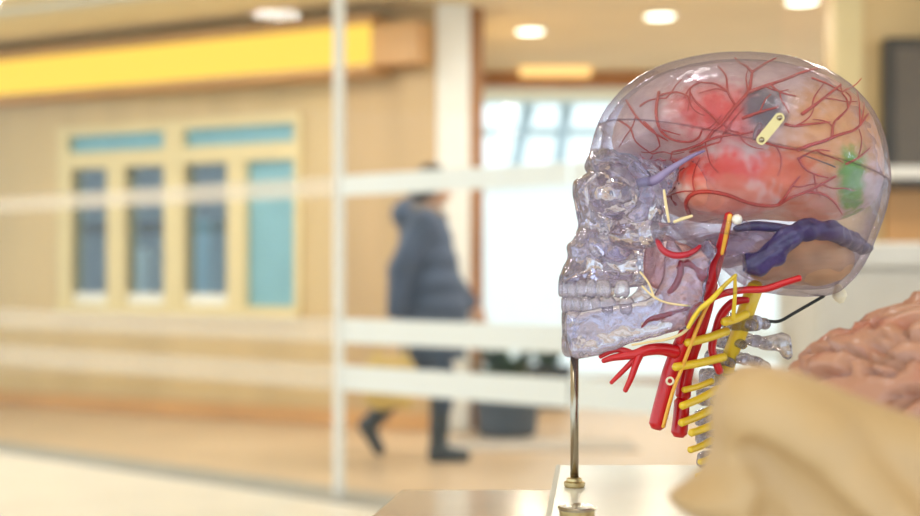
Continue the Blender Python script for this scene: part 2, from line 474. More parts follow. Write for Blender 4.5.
# wood wall with a window opening
ua, ub = wu(60), wu(303); z0, z1 = 0.76, 2.30; UE = wu(436)
b = MB()
wall_slab(b, 0, ua, 0, H, 0, 0.18); wall_slab(b, ub, wu(336), 0, H, 0, 0.18)
wall_slab(b, ua, ub, 0, z0, 0, 0.18); wall_slab(b, ua, ub, z1, H, 0, 0.18)
tag(b.build('wall_left', M['wall_tan']), kind='structure')
b = MB(); wall_slab(b, wu(336), UE, 0, H, -0.01, 0.18)
tag(b.build('wall_middle', M['wall_brown']), kind='structure')
b = MB(); wall_slab(b, 0, UE, 0, 0.12, -0.03, -0.012)
tag(b.build('baseboard_left', M['wood_orange']), kind='structure')
# window
win = bpy.data.objects.new('window_1', None); COL.objects.link(win); c = wp((ua + ub) / 2, 0); win.location = (c.x, c.y, z0)
tag(win, 'cream framed interior window with four lights and a transom strip in the wood wall', kind='structure')
cols = [(73, 109), (127, 166), (186, 229), (247, 296)]
b = MB()
zt0, zt1, zb0, zb1 = 2.085, 2.225, 0.86, 1.955
edges = [ua] + [v for a, c_ in cols for v in (wu(a), wu(c_))] + [ub]
for k in range(0, len(edges), 2):
    wall_slab(b, edges[k], edges[k + 1], zb0, zb1, -0.03, 0.12)
wall_slab(b, ua, ub, z0, zb0, -0.06, 0.12)
wall_slab(b, ua, ub, zb1, zt0, -0.035, 0.12)
wall_slab(b, ua, ub, zt1, z1, -0.035, 0.12)
tr = [(wu(70), wu(166)), (wu(185), wu(296))]
wall_slab(b, ua, tr[0][0], zt0, zt1, -0.03, 0.12); wall_slab(b, tr[0][1], tr[1][0], zt0, zt1, -0.03, 0.12); wall_slab(b, tr[1][1], ub, zt0, zt1, -0.03, 0.12)
b.build('window_frame', M['cream'], win)
for a, c_ in cols[:3]:
    b = MB(); wall_slab(b, wu(a), wu(c_), zb0, zb1, 0.03, 0.036); b.build('pane', M['pane'], win)
    b = MB(); wall_slab(b, wu(a), wu(c_), zb0, zb0 + 0.09, 0.01, 0.028); b.build('sill_strip', M['white'], win)
b = MB(); wall_slab(b, wu(cols[3][0]), wu(cols[3][1]), zb0, zb1, 0.03, 0.05); b.build('blind', M['blue_blind'], win)
for a, c_ in tr:
    b = MB(); wall_slab(b, a, c_, zt0, zt1, 0.03, 0.05); b.build('transom_panel', M['blue_blind'], win)
# the dim room behind it, with a few pale shelves
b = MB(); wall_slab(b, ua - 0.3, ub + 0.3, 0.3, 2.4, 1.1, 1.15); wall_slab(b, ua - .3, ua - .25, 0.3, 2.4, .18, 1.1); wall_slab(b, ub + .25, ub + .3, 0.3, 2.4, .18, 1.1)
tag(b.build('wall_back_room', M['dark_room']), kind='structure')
for i, (px0, px1, za, zc, m_, lb) in enumerate(((76, 104, 0.70, 1.32, 'white', 'white cabinet seen through the first window light from the left'),
                                        (134, 168, 0.70, 1.56, 'blue_blind', 'blue cabinet seen through the second window light from the left'),
                                        (196, 232, 0.70, 1.30, 'white', 'white cabinet seen through the third window light from the left'))):
    c = empty('storage_cabinet', (*wp(wu((px0 + px1) / 2), 0.7), 0.3), lb, 'cabinet', 'cabinets in the room behind the window')
    b = MB(); wall_slab(b, wu(px0), wu(px1), 0.3, zc, 0.55, 0.95); b.build('body', M[m_], c, bevel=0.01)
    b = MB(); um = (wu(px0) + wu(px1)) / 2
    wall_slab(b, wu(px0) + .01, um - .003, 0.34, zc - 0.03, 0.53, 0.55); wall_slab(b, um + .003, wu(px1) - .01, 0.34, zc - 0.03, 0.53, 0.55)
    b.build('door', M[m_], c)

# cove light running along the top of the wood wall
cv = empty('cove_light', (*wp(wu(160), -0.2), 2.5), 'long glowing yellow cove light along the top of the wood wall', 'light')
b = MB(); wall_slab(b, 0, wu(388), 2.56, 2.84, -0.26, -0.03); b.build('diffuser', M['cove'], cv)
b = MB(); wall_slab(b, 0, wu(392), 2.84, 2.90, -0.30, -0.012); wall_slab(b, 0, wu(392), 2.51, 2.56, -0.30, -0.012); wall_slab(b, wu(388), wu(432), 2.56, 2.84, -0.24, -0.012)
b.build('housing', M['wood_orange'], cv)

# pillar, door post and the big glazed front at the far end
DW = 12.0
p0, p1 = at(436, 0, 9.0).x, at(470, 0, 9.0).x
b = MB(); b.box(p0, p1, 8.95, 9.35, 0, H); tag(b.build('wall_pillar', M['white'], bevel=0.01), kind='structure')
q0, q1 = at(471, 0, 9.2).x, at(483, 0, 9.2).x
b = MB(); b.box(p1 + .003, q1, 9.1, 9.35, 0, H - 0.002); tag(b.build('trim_5', M['frame_brown']), kind='structure')
b = MB(); b.box(q1 - 0.12, q1 - .002, 9.352, DW - .1, 0, H); tag(b.build('wall_return', M['wall_tan']), kind='structure')
x0, x1 = at(470, 0, DW).x, at(838, 0, DW).x
b = MB()
b.box(x0, x1, DW, DW + 0.15, 2.86, H); b.box(x0, x1, DW, DW + 0.15, 0, 0.10)
for px in (474, 690, 834):
    c = at(px, 0, DW).x; b.box(c - 0.035, c + 0.035, DW, DW + 0.12, 0.10, 2.86)
tag(b.build('window_2', M['frame_brown']), 'wide glazed front at the far end with bright daylight behind it', kind='structure')
for a, c_ in ((478, 686), (694, 830)):
    b = MB(); b.box(at(a, 0, DW).x, at(c_, 0, DW).x, DW + 0.05, DW + 0.06, 0.10, 2.86)
    tag(b.build('window_3' if a > 600 else 'window_2_pane', M['glass']), kind='structure')
b = MB(); b.box(at(520, 0, 11.8).x, at(590, 0, 11.8).x, 11.70, 11.85, 2.93, 3.0005)
lt = b.build('strip_light', emit('amber_strip_glow', (1.0, 0.62, 0.22), 1.8)); tag(lt, 'amber strip light glowing on the ceiling above the glazed front', 'light')
# right wall with screen
RW = 7.0
rx0 = at(836, 0, RW).x
b = MB(); b.box(rx0, 6.0, RW, RW + 0.2, 0, H); tag(b.build('wall_right', M['wall_tan']), kind='structure')
b = MB(); b.box(rx0 - 0.02, rx0 + 0.13, RW - 0.05, RW - .002, 0, H - .002); tag(b.build('trim_6', M['cream']), kind='structure')
tv = empty('wall_screen', at(925, 100, RW - 0.1), 'dark flat screen with black bezel mounted on the right hand tan wall', 'screen')
a, c_ = at(888, 36, RW - .15), at(990, 180, RW - .15)
b = MB(); b.box(a.x, c_.x, RW - 0.12, RW - 0.02, c_.z, a.z); b.build('bezel', M['bezel'], tv, bevel=0.01)
b = MB(); b.box(a.x + .05, c_.x - .05, RW - 0.128, RW - 0.121, c_.z + .06, a.z - .06); b.build('display_panel', M['screen'], tv)
b = MB(); b.box(a.x + .3, c_.x - .2, RW - 0.02, RW - .001, c_.z + .2, a.z - .2); b.build('wall_bracket', M['bezel'], tv)
sh = empty('wall_shelf', at(930, 172, RW - .2), 'white shelf below the dark screen on the right', 'shelf')
a, c_ = at(889, 166, RW - .3), at(1000, 178, RW - .3)
b = MB(); b.box(a.x, c_.x, RW - .3, RW - .001, c_.z, a.z); b.build('board', M['white'], sh)
a, c_ = at(893, 179, RW - .25), at(1000, 187, RW - .25)
b = MB(); b.box(a.x, c_.x, RW - .25, RW - .001, c_.z, a.z); b.build('bracket_rail', M['bezel'], sh)
a, c_ = at(884, 190, RW), at(1000, 232, RW)
b = MB(); b.box(a.x, c_.x, RW - .03, RW - .001, 0.1, a.z); tag(b.build('trim_7', M['wood_orange']), kind='structure')
# counter
ct = empty('reception_counter', (1.9, 4.7, 0), 'tall pale grey counter in front of the right hand wall', 'counter')
cx0 = at(818, 0, 4.6).x
b = MB(); b.box(cx0, 3.2, 4.6, 5.2, 0, 1.13); b.build('body', M['counter'], ct, bevel=0.02)
b = MB(); b.box(cx0 - .04, 3.24, 4.55, 5.24, 1.13, 1.22); b.build('worktop', M['counter_top'], ct, bevel=0.02)

# ceiling downlights: the three seen, then added unseen fill lamps
seen = [(530, 32), (660, 17), (802, 2)]
spots = []
for px, py in seen:
    Y = (H - EYE - 0.02) * F / (HZ - py); c = at(px, py, Y); spots.append((c.x, c.y))
dl = ['downlight in the ceiling, leftmost of the three bright discs above the glazed front',
      'downlight in the ceiling, middle one of the three bright discs',
      'downlight in the ceiling above the skull, rightmost of the three bright discs']
for i, (x, y) in enumerate(spots):
    r_ = empty('downlight', (x, y, H - .03), dl[i], 'light', 'downlights in the ceiling')
    b = MB(); b.lathe([(0.105, -0.016), (0.105, -0.004)], (x, y, H - .004)); b.build('lens', M['lamp'], r_)
    b = MB()
    n = 28; V = []; Fc = []
    for rr, zz in ((0.106, -0.02), (0.125, -0.02), (0.128, -0.001), (0.106, -0.001)):
        V += [(x + rr * math.cos(2 * math.pi * k / n), y + rr * math.sin(2 * math.pi * k / n), H + zz) for k in range(n)]
    for q in range(4):
        for k in range(n):
            j = (k + 1) % n; w = (q + 1) % 4
            Fc.append([q * n + k, q * n + j, w * n + j, w * n + k])
    b.add(V, Fc); b.build('ring', M['white'], r_)
def lamp(name, kind, loc, energy, col, size=0.3, rot=(0, 0, 0)):
    L = bpy.data.lights.new(name, kind); L.energy = energy; L.color = col
    if kind == 'AREA': L.shape = 'DISK'; L.size = size
    o = bpy.data.objects.new(name, L); COL.objects.link(o); o.location = loc; o.rotation_euler = rot
    return o
for x, y in spots:
    lamp('downlight_lamp', 'AREA', (x, y, H - .05), 25, (1.0, 0.86, 0.66), 0.2)
for x, y, e in ((-3.4, 8.3, 34), (-1.4, 7.8, 36), (0.6, 7.4, 40), (-3.4, 6.3, 24), (1.9, 5.0, 30), (-0.9, 0.1, 6), (0.9, -0.3, 4), (0.1, 1.5, 6)):
    lamp('fill_lamp', 'AREA', (x, y, H - .06), e, (1.0, 0.93, 0.82) if y > 3 else (1.0, 0.98, 0.95), 0.35)  # added lamps without fixtures, brightening the background and the foreground

# glass partition: three panes with frosted bands, two joints
bands = [(1.49, 1.59), (0.765, 0.885), (0.53, 0.655)]
gl = [('left', -330, 335, 'frost_dim', 'glass partition panel left of the white post, in front of the window'),
      ('mid', 341, 569, 'frost', 'glass partition panel with white bands, in front of the walking person'),
      ('right', 571, 780, 'frost', 'glass partition panel with white bands, behind the skull')]
for nm, a, c_, fm, lb in gl:
    g = empty('glass_panel', (*gp(gu((a + c_) / 2), 0.0), 0.012), lb, 'glass panel', 'glass partition panels')
    def gslab(b, u0, u1, z0, z1, o0, o1):
        P = [gp(u0, o0), gp(u1, o0), gp(u1, o1), gp(u0, o1)]
        b.hexa([(p.x, p.y, z0) for p in P] + [(p.x, p.y, z1) for p in P])
    b = MB(); gslab(b, gu(a), gu(c_), 0.012, H - .001, 0.0, 0.012); b.build('pane', M['glass'], g)
    for z0_, z1_ in bands:
        b = MB(); gslab(b, gu(a), gu(c_), z0_, z1_, -0.0025, -0.001); b.build('frosted_band', M[fm], g)
b = MB(); gslab(b, gu(335.5), gu(340.5), 0.012, H - .001, -0.02, 0.035); tag(b.build('partition_post', M['post'], bevel=0.006), 'slim white upright post of the glass partition, left of the walking person', 'post')

# outdoors beyond the glazed front
b = MB(); b.box(-14, 22, 14.0, 60, -0.14, -0.02); tag(b.build('floor_outside', M['paving']), kind='structure')
fc = empty('white_building', (4, 40, 0), 'white building facade outside, washed out by daylight', 'building')
b = MB(); b.box(-10, 20, 40, 46, 0, 9); b.build('wall', M['facade'], fc)
for k in range(6):
    b = MB(); b.box(-4 + k * 3.2, -2.4 + k * 3.2, 39.95, 40.0, 0.4, 2.6); b.build('window', M['canopy'], fc)
cn = empty('entrance_canopy', (3, 22, 0), 'pale steel canopy on slanting struts outside the glazed front', 'canopy')
def ob(z0, z1, y0, y1, m_, nm):
    b = MB(); b.box(-4, 14, y0, y1, z0, z1); b.build(nm, M[m_], cn)
ob(4.55, 4.75, 20, 24, 'canopy', 'roof_slab'); ob(3.85, 4.08, 20.5, 20.9, 'canopy_beam', 'beam'); ob(3.42, 3.55, 21.5, 21.7, 'canopy_beam', 'beam')
for px0, px1 in ((512, 530), (556, 568), (640, 652), (730, 742)):
    A_ = at(px0, 182, 21); B_ = at(px1, 100, 21); foot = A_ + (A_ - B_) * (A_.z / (B_.z - A_.z))
    V, Fc = tube([foot + Vector((0, 0, .1)), A_, B_], [0.11] * 3, 8, 1); obj('strut', V, Fc, M['strut'], cn)

wl = empty('daylight_wall', (3, 18, 0), 'added low white wall outside, standing in for blown-out daylight behind the skull', 'wall')  # wall added so the lower view outside reads as white glare
b = MB(); b.box(-4, 12, 18, 18.2, 0, 2.3); b.build('wall', M['facade'], wl)
b = MB(); b.box(-4.02, 12.02, 17.95, 18.25, 2.3, 2.38); b.build('coping', M['facade'], wl)

# planter by the glazed front
def potted(px, Y, w, h, ph, lb, seed):
    rs = random.Random(seed)
    c = at(px, 0, Y); c.z = 0
    r_ = empty('potted_plant', c, lb, 'plant')
    b = MB(); b.lathe([(w * .42, 0.0), (w * .46, 0.03), (w * .5, h - .03), (w * .52, h), (w * .46, h), (w * .45, h - .04)], c); b.build('planter', M['planter'], r_, smooth=False)
    b = MB(); b.lathe([(w * .3, h - .06), (w * .455, h - .045)], c); b.build('soil', M['soil'], r_)
    V = []; Fc = []
    for k in range(46):
        a = rs.uniform(0, 6.28); L = rs.uniform(.55, 1.0) * ph; out = rs.uniform(.1, .75) * w
        base = c + Vector((math.cos(a) * w * .15, math.sin(a) * w * .15, h - .05)); wd = rs.uniform(.03, .055)
        side = Vector((-math.sin(a), math.cos(a), 0)); n0 = len(V)
        for q in range(6):
            t = q / 5; p = base + Vector((math.cos(a), math.sin(a), 0)) * out * t * t + Vector((0, 0, L * (t - .25 * t * t * t)))
            ww = wd * math.sin(math.pi * (0.12 + .86 * t)) 
            V += [tuple(p + side * ww), tuple(p - side * ww), tuple(p + Vector((0, 0, .006)))]
        for q in range(5):
            i = n0 + q * 3
            Fc += [[i, i + 2, i + 5, i + 3], [i + 2, i + 1, i + 4, i + 5]]
    obj('foliage', V, Fc, M['leaf'], r_)
potted(507, 8.75, 0.44, 0.26, 0.60, 'green plant in a dark blue planter on the floor right of the walking person', 3)
potted(548, 10.6, 0.40, 0.34, 0.5, 'smaller green plant in a dark planter farther back by the glazed front', 5)
b = MB(); b.box(at(440, 0, 8).x, at(640, 0, 8).x, 7.98, 8.5, -0.003, 0.006)
tag(b.build('door_mat', M['mat_grey']), 'grey mat on the tan floor beyond the glass partition', 'mat')

# ================================================================== THE WALKER
def person():
    Y0 = 7.6; ox = -0.20
    def W(V): return V + np.array([ox, Y0, 0.0])
    root = empty('person', (ox, Y0, 0), 'person walking right in navy hooded parka and dark boots, carrying a yellow bag', 'person')
    # local axes: x ahead (right in the picture), y away from the lens (near side is -y), z up
    hipN, hipF = (0.02, -0.09, 0.90), (0.02, 0.09, 0.90)
    def body(x, y, z):
        g = cap(x, y, z, (0.01, 0, 0.92), (0.0, 0, 1.16), 0.135, 0.12)
        g = smin(g, cap(x, y, z, (0.0, 0, 1.16), (-0.005, 0, 1.34), 0.12, 0.14), .05)
        g = smin(g, cap(x, y, z, (-.01, -.13, 1.40), (-.01, .13, 1.40), 0.065, 0.065), .05)
        g = smin(g, cap(x, y, z, (0, 0, 1.40), (0.035, 0, 1.53), 0.055, 0.05), .03)
        # head
        h = ell(x, y, z, (0.045, 0, 1.63), (0.095, 0.075, 0.115))
        h = smin(h, ell(x, y, z, (0.075, 0, 1.575), (0.06, 0.052, 0.06)), .03)
        h = smin(h, cap(x, y, z, (0.125, 0, 1.635), (0.155, 0, 1.605), .010, .014), .012)   # nose
        h = smin(h, ell(x, y, z, (0.132, 0, 1.562), (0.014, 0.026, 0.012)), .008)          # lips
        for s in (-1, 1):
            h = smin(h, ell(x, y, z, (0.035, s * 0.076, 1.625), (0.018, 0.010, 0.032)), .008)   # ears
            h = smax(h, -ell(x, y, z, (0.142, s * 0.034, 1.645), (0.016, 0.018, 0.011)), .012)  # eye sockets
            h = smin(h, ell(x, y, z, (0.122, s * 0.034, 1.645), (0.012, 0.012, 0.012)), .004)
        g = smin(g, h, .03)
        # legs: near leg ahead, far leg trailing
        g = smin(g, chain(x, y, z, [hipN, (0.10, -.09, 0.49), (0.075, -.09, 0.09)], [.085, .058, .042], .02), .05)
        g = smin(g, cap(x, y, z, (0.06, -.09, .05), (0.21, -.10, .035), .042, .030), .03)
        g = smin(g, chain(x, y, z, [hipF, (-.10, .09, 0.50), (-.335, .09, 0.20)], [.085, .058, .042], .02), .05)
        g = smin(g, cap(x, y, z, (-.36, .09, .19), (-.285, .09, .055), .040, .028), .03)
        # arms: far one swings ahead, near one back with the bag
        for S, E, Wr, Hn in (((-.01, .19, 1.40), (.10, .25, 1.12), (.275, .22, .90), (.33, .21, .81)),
                             ((-.01, -.19, 1.40), (-.14, -.25, 1.13), (-.17, -.25, .86), (-.175, -.25, .77))):
            g = smin(g, chain(x, y, z, [S, E, Wr], [.05, .042, .028], .02), .03)
            Wv, Hv = np.array(Wr), np.array(Hn); d = (Hv - Wv) / np.linalg.norm(Hv - Wv)
            ah = np.cross(d, (0, 1, 0)); ah = ah / np.linalg.norm(ah)       # across the knuckles
            if ah[0] < 0: ah = -ah
            palm = smin(cap(x, y, z, Wv, Wv + d * .075 + ah * .022, .023, .016), cap(x, y, z, Wv, Wv + d * .075 - ah * .022, .023, .016), .02)
            g = smin(g, palm, .015)
            for q, (o_, L_) in enumerate(((.028, .068), (.009, .078), (-.010, .072), (-.028, .056))):
                k0 = Wv + d * .08 + ah * o_; inw = np.array((0, -1 if Wr[1] > 0 else 1, 0.0))
                k1 = k0 + d * L_ * .55 + inw * .012; k2 = k1 + d * L_ * .35 + inw * .03
                g = smin(g, chain(x, y, z, [k0 - d * .03, k0, k1, k2], [.010, .010, .009, .008], .004), .004)
            t0 = Wv + d * .03 + ah * .022
            g = smin(g, chain(x, y, z, [t0, t0 + ah * .022 + d * .028, t0 + ah * .026 + d * .058], [.012, .010, .008], .004), .008)
        return g
    V, Q = nets(body, (-.46, -.36, -.01), (.46, .36, 1.78), 0.0065, 1)
    obj('body', W(V), Q, M['skin'], root)
    hz = lambda x, y, z: None
    def coat(x, y, z):
        o = np.interp
        zz = np.asarray(z)
        cx = np.interp(zz, [0.80, 0.9, 1.2, 1.42, 1.50], [0.03, 0.03, 0.005, -0.01, 0.0])
        rx = np.interp(zz, [0.80, 0.9, 1.2, 1.42, 1.50], [0.235, 0.225, 0.18, 0.14, 0.085])
        ry = np.interp(zz, [0.80, 0.9, 1.2, 1.38, 1.45, 1.50], [0.25, 0.24, 0.215, 0.21, 0.15, 0.09])
        g = (np.sqrt(((x - cx) / rx) ** 2 + (y / ry) ** 2) - 1) * 0.17
        g = g + 0.006 * np.sin(zz * 46) 
        g = smax(g, 0.82 - zz, .02); g = smax(g, zz - 1.50, .03)
        for S, E, Wr in (((-.01, .19, 1.40), (.10, .25, 1.12), (.255, .222, .925)), ((-.01, -.19, 1.40), (-.14, -.25, 1.13), (-.168, -.25, .89))):
            g = smin(g, chain(x, y, z, [S, E, Wr], [.088, .075, .055], .02), .04)
        hood = ell(x, y, z, (-.10, 0, 1.46), (.11, .13, .10))
        return smin(g, hood, .04)
    V, Q = nets(coat, (-.42, -.40, .76), (.42, .40, 1.62), 0.010, 2); obj('parka', W(V), Q, M['parka'], root)
    def skirt(x, y, z):
        rx = np.interp(z, [.58, .95], [.19, .19]); g = (np.sqrt(((x - .04) / rx) ** 2 + (y / .19) ** 2) - 1) * .17
        g = g + .006 * np.sin(np.arctan2(y, x - .04) * 14)
        return smax(smax(g, .60 - z, .02), z - .95, .02)
    V, Q = nets(skirt, (-.25, -.25, .56), (.30, .25, 1.0), 0.011, 1); obj('skirt', W(V), Q, M['skirt'], root)
    def fur(x, y, z):
        a = np.arctan2(y, x - 0.0); rr = np.sqrt((x + .01) ** 2 + y ** 2)
        return np.sqrt((rr - .105) ** 2 + (z - 1.475 + .25 * (x)) ** 2) - .034 - .006 * np.sin(a * 23) * np.cos(z * 160)
    V, Q = nets(fur, (-.2, -.2, 1.38), (.2, .2, 1.58), 0.009, 1); obj('fur_collar', W(V), Q, M['fur'], root)
    def hair(x, y, z):
        g = ell(x, y, z, (0.030, 0, 1.645), (0.105, 0.088, 0.118))
        g = smin(g, ell(x, y, z, (-.055, 0, 1.60), (.055, .07, .09)), .04)
        g = smin(g, ell(x, y, z, (-.09, 0, 1.66), (.045, .045, .045)), .02)
        g = smax(g, -ell(x, y, z, (0.15, 0, 1.58), (.105, .11, .115)), .02)
        return g + .003 * np.sin(y * 220 + z * 60)
    V, Q = nets(hair, (-.16, -.12, 1.48), (.16, .12, 1.79), 0.007, 1); obj('hair', W(V), Q, M['hair'], root)
    def trousers(s, pts, rad):
        V, Fc = tube([Vector(p) + Vector((ox, Y0, 0)) for p in pts], rad, 14, 6); obj('trouser_leg', V, Fc, M['skirt'], root)
    trousers(0, [(0.03, -.09, .70), (0.10, -.09, .50), (0.085, -.09, .30)], [.090, .074, .064])
    trousers(1, [(0.0, .09, .70), (-.10, .09, .50), (-.23, .09, .33)], [.090, .074, .064])
    def boot(f):
        def fn(x, y, z):
            if f:
                g = chain(x, y, z, [(0.088, -.09, .36), (0.078, -.09, .20), (0.072, -.09, .07)], [.066, .056, .052], .02)
                g = smin(g, cap(x, y, z, (0.06, -.09, .05), (0.225, -.10, .040), .050, .038), .03)
                g = smin(g, cap(x, y, z, (0.045, -.09, .03), (0.045, -.09, .018), .032, .030), .01)
                return smax(g, -z, .004)
            g = chain(x, y, z, [(-.20, .09, .375), (-.28, .09, .27), (-.345, .09, .20)], [.066, .056, .052], .02)
            g = smin(g, cap(x, y, z, (-.365, .09, .19), (-.285, .09, .045), .048, .036), .03)
            return smax(g, -z, .004)
        return fn
    V, Q = nets(boot(1), (-.1, -.22, -.02), (.32, .05, .48), 0.009, 1); obj('boot', W(V), Q, M['boots'], root)
    V, Q = nets(boot(0), (-.46, -.02, -.02), (-.08, .2, .48), 0.009, 1); obj('boot', W(V), Q, M['boots'], root)
    # bag
    bg = empty('shoulder_bag', (ox - .22, Y0 - .27, .36), 'mustard yellow cloth bag held low by the walking person', 'bag')
    def bag(x, y, z):
        q = np.sqrt(((x + .21) / .155) ** 4 + ((z - .48) / .15) ** 4 + ((y + .27) / .075) ** 4) ** .5
        return (q - 1) * .06 + .004 * np.sin(x * 40 + z * 25)
    V, Q = nets(bag, (-.42, -.38, .32), (0, -.16, .70), 0.009, 1); obj('pouch', W(V), Q, M['bag'], bg)
    for dy in (-.035, .035):
        V, Fc = tube([Vector((ox - .29, Y0 - .27 + dy, .62)), Vector((ox - .25, Y0 - .262 + dy * .5, .72)), Vector((ox - .18, Y0 - .255 + dy * .2, .752)), Vector((ox - .12, Y0 - .262 + dy * .5, .72)), Vector((ox - .10, Y0 - .27 + dy, .62))], .009, 8, 6)
        obj('handle', V, Fc, M['bag'], bg)
person()

# ================================================================== PLINTHS
ZT = 0.976
Y_b = 0.892
def edge_x(Y): return 0.047 + (Y - 0.705) * 0.107
def prism(P, z0, z1, name, m_, parent, bevel=0.0006):
    b = MB(); b.hexa([(x, y, z0) for x, y in P] + [(x, y, z1) for x, y in P]); return b.build(name, m_, parent, bevel=bevel)
pl = empty('display_plinth', (0.3, 0.6, 0), 'white glossy display plinth carrying the clear skull', 'plinth')
P = [(edge_x(.28), .28), (.50, .28), (.50, Y_b), (edge_x(Y_b), Y_b)]
prism(P, ZT - .003, ZT, 'top', M['plinth'], pl)
P2 = P
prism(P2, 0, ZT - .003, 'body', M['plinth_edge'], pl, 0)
ZL = 0.946
def le(Y): return -0.0594 + (Y - .8625) * 0.151
pl2 = empty('low_plinth', (0.0, .6, 0), 'lower glossy plinth with a brownish reflection in its colour, left of the taller skull plinth', 'plinth')
P = [(le(.28), .28), (edge_x(.28) - .002, .28), (edge_x(.966) - .002, .966), (le(.966), .966)]
prism(P, ZL - .003, ZL, 'top', M['plinth_low'], pl2)
P2 = [(le(.28) + .003, .283), (edge_x(.28) - .005, .283), (edge_x(.966) - .005, .963), (le(.966) + .003, .963)]
prism(P2, 0, ZL - .003, 'body', M['plinth_edge'], pl2, 0)
P = [(edge_x(.28) + .0003, .281), (edge_x(.28) + .0033, .281), (edge_x(Y_b) + .0033, Y_b - .001), (edge_x(Y_b) + .0003, Y_b - .001)]
prism(P, ZT, ZT + .0003, 'edge_strip', M['plinth_edge'], pl, 0)
# loose metal stub on the plinth
ds = empty('metal_stub', (at(577, 0, .70).x, .70, ZT), 'short round brass stub with steel cap on the plinth before the rod', 'stub')
b = MB(); b.lathe([(.0096, 0), (.0098, .0045)], ds.location, 40); b.build('collar', M['brass'], ds, bevel=.0004)
b = MB(); b.lathe([(.0104, .0045), (.0106, .0058), (.0092, .0064), (.0060, .0062)], ds.location, 40); b.build('cap', M['steel'], ds, smooth=False)
# stand rod
D0 = 0.80; s = D0 / F
rx = at(574.5, 0, D0).x
st = empty('skull_stand', (rx, D0, ZT), 'thin steel rod with a collar nut holding up the chin of the skull', 'stand')
ztop = EYE - (357 - HZ) * s
b = MB(); b.lathe([(.0026, .004), (.0026, ztop - ZT)], (rx, D0, ZT), 20); b.build('rod', M['steel'], st, smooth=True)
b = MB(); b.lathe([(.0060, 0), (.0066, .0012), (.0066, .0032), (.0050, .0040), (.0048, .0056), (.0032, .0062)], (rx, D0, ZT), 32); b.build('collar_nut', M['brass'], st)

# ================================================================== THE CLEAR SKULL
# working units are pixels at the skull's middle plane; d = towards the lens
def U(px, py, d):
    k = 1 - d / F; return (460 + (px - 460) * k, d, HZ + (py - HZ) * k)
def toW(V):
    V = np.asarray(V, float); return np.stack([(V[:, 0] - 460) * s, D0 - V[:, 1] * s, EYE - (V[:, 2] - HZ) * s], 1)
def S(px, py, d): 
    return Vector(toW(np.array([U(px, py, d)]))[0])
SK = empty('anatomical_skull', (at(708, 0, D0).x, D0, ZT), 'transparent anatomical skull with coloured brain, red arteries and yellow nerves on a white plinth', 'skull model')

BC = [(593, 148), (597, 128), (607, 107), (625, 86), (655, 67), (700, 54.5), (745, 51.5), (792, 57), (835, 75), (866, 104), (882, 138), (888, 175), (886, 202), (876, 234), (862, 266), (845, 287), (828, 296),
      (790, 296), (752, 288), (722, 266), (690, 250), (664, 226), (640, 196), (612, 176), (596, 165)]
BC = [(460 + (a - 460) * .991, HZ + (c_ - HZ) * .991) for a, c_ in BC]
FA = [(600, 146), (589, 158), (590, 170), (582, 176), (574, 181), (573, 192), (575, 206), (578, 224), (574, 238), (567, 246), (568, 257), (562, 270), (560, 283), (576, 287), (612, 288), (645, 285), (655, 266), (660, 245), (668, 225), (690, 215), (690, 180), (650, 165), (620, 150)]

def cranium(x, y, z):
    ay = np.abs(y)
    d_bc = poly2(x, z, BC)
    bc = inflate(d_bc, y, 112, 98)
    fa = inflate(poly2(x, z, FA), y, 54, 26)
    g = smin(bc, fa, 10)
    g = smin(g, ell(x, ay, z, (604, 34, 164), (16, 30, 9)), 8)
    g = smax(g, -ell(x, y, z, (574, 0, 218), (17, 12, 17)), 4)                       # nasal opening
    g = smax(g, -ell(x, ay, z, (612, 52, 194), (31, 27, 25)), 5)                     # orbit
    g = smax(g, -ell(x, ay, z, (668, 92, 208), (24, 26, 40)), 8)                     # temporal hollow
    rim = [U(628, 162, 66), U(643, 177, 72), U(647, 196, 74), U(640, 214, 72), U(622, 226, 62), U(603, 222, 42), U(595, 206, 26)]
    g = smin(g, chain(x, ay, z, rim, [6, 7, 7, 7, 6, 5, 4], 4), 4)
    g = smin(g, ell(x, ay, z, U(637, 236, 70), (27, 16, 13)), 8)
    g = smin(g, chain(x, ay, z, [U(650, 232, 76), U(682, 232, 96), U(715, 226, 104), U(742, 228, 98)], [10, 7, 6, 8], 4), 6)
    g = smax(g, -ell(x, ay, z, (618, 62, 263), (26, 12, 9)), 5)
    g = smin(g, ell(x, ay, z, U(732, 272, 84), (15, 14, 21)), 8)                     # mastoid
    g = smax(g, -cap(x, ay, z, U(728, 250, 90), U(728, 250, 130), 6, 6), 3)          # ear canal
    g = smin(g, chain(x, ay, z, [(652, 30, 250), (656, 32, 288)], [8, 5], 4), 6)      # pterygoid plate
    cav = inflate(poly2(x, z, BC) + 7.0, y, 104.5, 91)
    cav = smax(cav, -(x - 603), 4)
    g = smax(g, -cav, 2)
    g = smax(g, -ell(x, ay, z, (612, 24, 250), (20, 15, 16)), 3)                     # hollow sinus
    g = g + np.where(np.asarray(x) < 670, .45, .2) * np.sin(x * .33 + 1.3 * np.sin(z * .13)) * np.sin(z * .29 + 1.1 * np.sin(y * .12 + x * .1))
    return g
def seam(x, y, z): return (z - (124 + (x - 598) * 0.222 - 0.025 * y)) / 1.025
def cap_fn(x, y, z): return np.maximum(cranium(x, y, z), seam(x, y, z) + 0.2)
def base_fn(x, y, z): return np.maximum(cranium(x, y, z), -seam(x, y, z) + 0.2)
V, Q = nets(cap_fn, (585, -118, 44), (896, 118, 212), 2.0, 1); obj('skull_cap', toW(V), Q, M['skull'], SK)
V, Q = nets(base_fn, (552, -120, 100), (896, 120, 304), 2.0, 1)
ob_ = obj('skull_base', toW(V), Q, M['skull'], SK); ob_.data.materials.append(M['face'])
